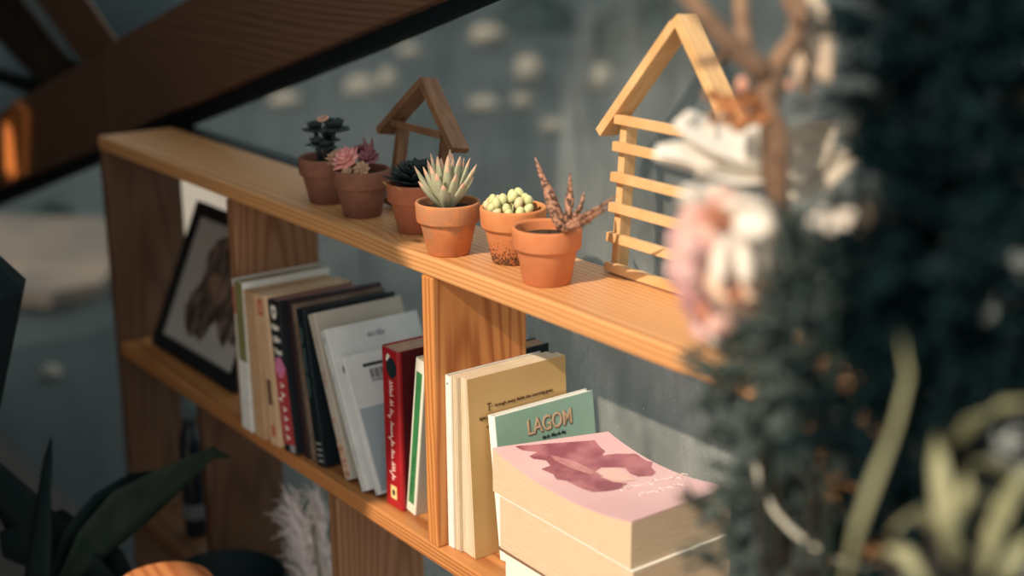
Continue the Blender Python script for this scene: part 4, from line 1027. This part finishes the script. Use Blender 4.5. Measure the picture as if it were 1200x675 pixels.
bush('tall near-black needle bush filling the right edge', (1.02, -.36),
     [(1125, 120, .86, 1.6, 105, 140, 0), (1125, 330, .85, 1.8, 105, 140, 0), (1190, 200, .84, 1.4, 90, 200, 0), (1060, 470, .88, 1.4, 80, 120, 0), (1150, 520, .87, 1.6, 110, 120, 0), (1070, 60, .88, .9, 60, 90, 0), (1072, 250, .87, 1.0, 55, 120, 0), (1080, 640, .98, 1.2, 100, 80, 0), (1180, 20, .85, .9, 80, 80, 0)], [N_dark, N_speck], 23, 820, L=.040, nl=.014, nn=40, w=.0012)
# pale leaves bottom right
PD = .80
po = atd(1130, 640, PD); oo = Vector((po.x, po.y, FLOOR))
pal = thing('pale_leaf_plant', 'pale olive leaves catching light in the lower right corner', 'plant', (po.x, po.y, FLOOR))
kp = PD / F_PX
for (px, w0) in (([(1115, 660), (1106, 600), (1098, 540), (1095, 505)], 13), ([(1110, 640), (1120, 600), (1128, 575), (1132, 545)], 14), ([(1130, 650), (1100, 620), (1072, 600), (1045, 625)], 12), ([(1150, 670), (1165, 620), (1185, 580), (1215, 540)], 13), ([(1120, 520), (1145, 495), (1170, 478), (1215, 470)], 15), ([(1140, 540), (1165, 540), (1185, 555), (1200, 572)], 10), ([(1085, 690), (1060, 650), (1040, 640), (1030, 660)], 12), ([(1170, 690), (1190, 650), (1210, 620)], 11), ([(1125, 600), (1145, 580), (1160, 590), (1165, 620)], 9), ([(985, 700), (1004, 620), (1024, 560), (1048, 500), (1064, 440), (1056, 395)], 6)):
    mb = MB(); n = len(px); r4 = random.Random(px[0][0])
    blade(mb, [loc(u, v, PD + .02 * i * r4.uniform(-1, 1)) for i, (u, v) in enumerate(px)], [w0 * kp * f for f in ((.4, .8, 1, .9, .7, .1) if n == 6 else (.5, 1, .8, .1) if n == 4 else (.5, 1, .1))], (.7, .3, .5))
    o = mb.build('leaf', N_olive, pal, smooth=True); s = o.modifiers.new('thickness', 'SOLIDIFY'); s.thickness = .0008
mb = MB()
for u in (1090, 1120, 1150, 1180): mb.sweep([(0, 0, 0), loc(u, 700, PD), loc(u + 5, 560, PD + .01)], [.004, .003, .001], 5)
mb.build('stem', mat('dark stem', (0.02, 0.018, 0.014)), pal)
# thin dry vine
vd = 1.02
ov = atd(880, 545, vd)
vn = MB(); vpx = [(884, 540), (892, 570), (908, 600), (928, 622), (952, 640), (985, 657), (1020, 668), (1060, 690)]
vpts = [atd(u, v, 1.02 - .004 * i) for i, (u, v) in enumerate(vpx)]
vt = thing('dry_vine', 'thin pale dry vine curling across the lower right foliage', 'vine', (vpts[-1].x, vpts[-1].y, FLOOR))
vn.sweep([q - Vector((vpts[-1].x, vpts[-1].y, FLOOR)) for q in vpts] + [(0, 0, 0)], [.0018] * 8 + [.0018], 5); vn.build('stem', mat('grey vine', (0.60, 0.57, 0.48)), vt)

# ------------------------------------------------------------------ outdoors beyond the glass
M_fleck = mat('pale tan sun fleck', (0.30, 0.24, 0.19), (0.22, 0.18, 0.15), 5, rough=.9)  # dappled sunlight painted as pale mounds on the ground
SUN_FLECKS = ((620, 86, 16, 16, 'blurred tan mound painting a sun fleck beyond the glass, straight above the pot of bead-like leaves'),
          (568, 122, 18, 9, 'blurred tan mound painting a sun fleck beyond the glass, just right of the smaller house roof'),
          (648, 147, 14, 8, 'blurred tan mound painting a sun fleck beyond the glass, just above the tallest aloe leaf'),
          (425, 104, 20, 12, 'blurred tan mound painting a sun fleck beyond the glass, above the pot of red and pink rosettes'),
          (335, 118, 20, 9, 'blurred tan mound painting a sun fleck beyond the glass, left of the farthest pot under the black bar'),
          (572, 45, 22, 12, 'blurred tan mound painting a sun fleck beyond the glass, the highest one midway between the two houses'),
          (455, 98, 11, 14, 'narrow blurred mound painting a sun fleck beyond the glass, against the left roof slope of the smaller house'),
          (612, 118, 12, 8, 'small blurred mound painting a sun fleck beyond the glass, directly below the one above the bead-leaf pot'),
          (60, 430, 12, 8, 'single blurred mound painting a sun fleck on the ground at far left, below the tan paving'),
          (480, 60, 14, 7, 'small blurred mound painting a sun fleck beyond the glass, above the peak of the smaller house'),
          (705, 95, 12, 14, 'blurred tan mound painting a sun fleck beyond the glass, left of the larger house roof slope'))
for (u, v, w, hgt, lab) in SUN_FLECKS:
    g = atz(u, v, FLOOR); d_ = (g - CAM).dot(back); k = d_ / F_PX
    mb = MB(); mb.ball((0, 0, hgt * k * .5), 1, (w * k, w * k, hgt * k * 1.1), 14, 9, noise=.16)
    st = mb.build('sun_fleck', M_fleck, smooth=True); st.location = (g.x, g.y, FLOOR - .03)
    tag(st, lab, 'sun_fleck', 'painted sun flecks beyond the glass')
pth = [atz(u, v, FLOOR) for u, v in ((-60, 258), (-60, 345), (60, 352), (118, 340), (150, 300), (120, 262))]
mb = MB(); mb.prism([(q.x, q.y, FLOOR - .03) for q in pth], (0, 0, .06)); struct(mb.build('path', mat('tan paving', (0.165, 0.115, 0.088), (0.09, 0.068, 0.058), 2.5, rough=.9)))
pth = [atz(u, v, FLOOR) for u, v in ((205, 205), (205, 330), (275, 330), (275, 205))]
mb = MB(); mb.prism([(q.x, q.y, FLOOR - .03) for q in pth], (0, 0, .05)); struct(mb.build('slab', mat('light paving', (0.40, 0.31, 0.25))))  # pale slab added to show through the gap behind the left bay
M_hedge = mat('dark hedge leaves', (0.005, 0.018, 0.020), (0.014, 0.032, 0.033), 6, rough=.9)
for k, (u, v, w, h_, lab) in enumerate(((770, 40, 190, 70, 'dark blurred shrub added for tree shade beyond the glass behind the peak of the larger house'),  # large shrub put in for the dark of a tree shadow
                                       (625, 5, 110, 40, 'dark blurred shrub beyond the glass at the top edge, between the two houses'),
                                       (60, 228, 70, 24, 'dark blurred shrub at far left under the black bar, beside the shelf end'))):
    g = atz(u, v + 25, FLOOR); d_ = (g - CAM).dot(back); kq = d_ / F_PX; r5 = random.Random(k)
    mb = MB()
    for i in range(260):
        a = r5.uniform(0, 6.28); e = r5.uniform(0, 1.57); q = Vector((math.cos(a) * math.cos(e) * w * kq * .5, math.sin(a) * math.cos(e) * w * kq * .4, math.sin(e) * h_ * kq))
        s_ = w * kq * .05
        n_ = Vector((r5.gauss(0, 1), r5.gauss(0, 1), r5.gauss(0, 1))).normalized(); b_ = n_.orthogonal().normalized(); c_ = n_.cross(b_)
        mb.add([q + b_ * s_, q + c_ * s_ * .6, q - b_ * s_, q - c_ * s_ * .6], [(0, 1, 2, 3)])
    mb.ball((0, 0, 0), 1, (w * kq * .46, w * kq * .36, h_ * kq * .92), 14, 8, noise=.05)
    hb = mb.build('shrub', M_hedge); hb.location = (g.x, g.y, FLOOR - .04)
    tag(hb, lab, 'shrub', 'dark shrubs beyond the glass')

# ------------------------------------------------------------------ light
sun = bpy.data.lights.new('sun', 'SUN'); sun.energy = 4.9; sun.color = (1.0, 0.83, 0.64); sun.angle = R(1.0)
so = bpy.data.objects.new('sun', sun); COL.objects.link(so)
so.rotation_euler = Vector((-0.12, 0.75, -0.655)).to_track_quat('-Z', 'Y').to_euler()
w = bpy.data.worlds.new('sky'); SC.world = w; w.use_nodes = True
bg = w.node_tree.nodes['Background']; bg.inputs['Color'].default_value = (0.64, 0.67, 0.64, 1); bg.inputs['Strength'].default_value = 1.35

SC.view_settings.view_transform = 'Standard'
SC.view_settings.look = 'None'
SC.view_settings.exposure = 0.0
SC.view_settings.gamma = 1.0
SC.view_settings.use_curve_mapping = False
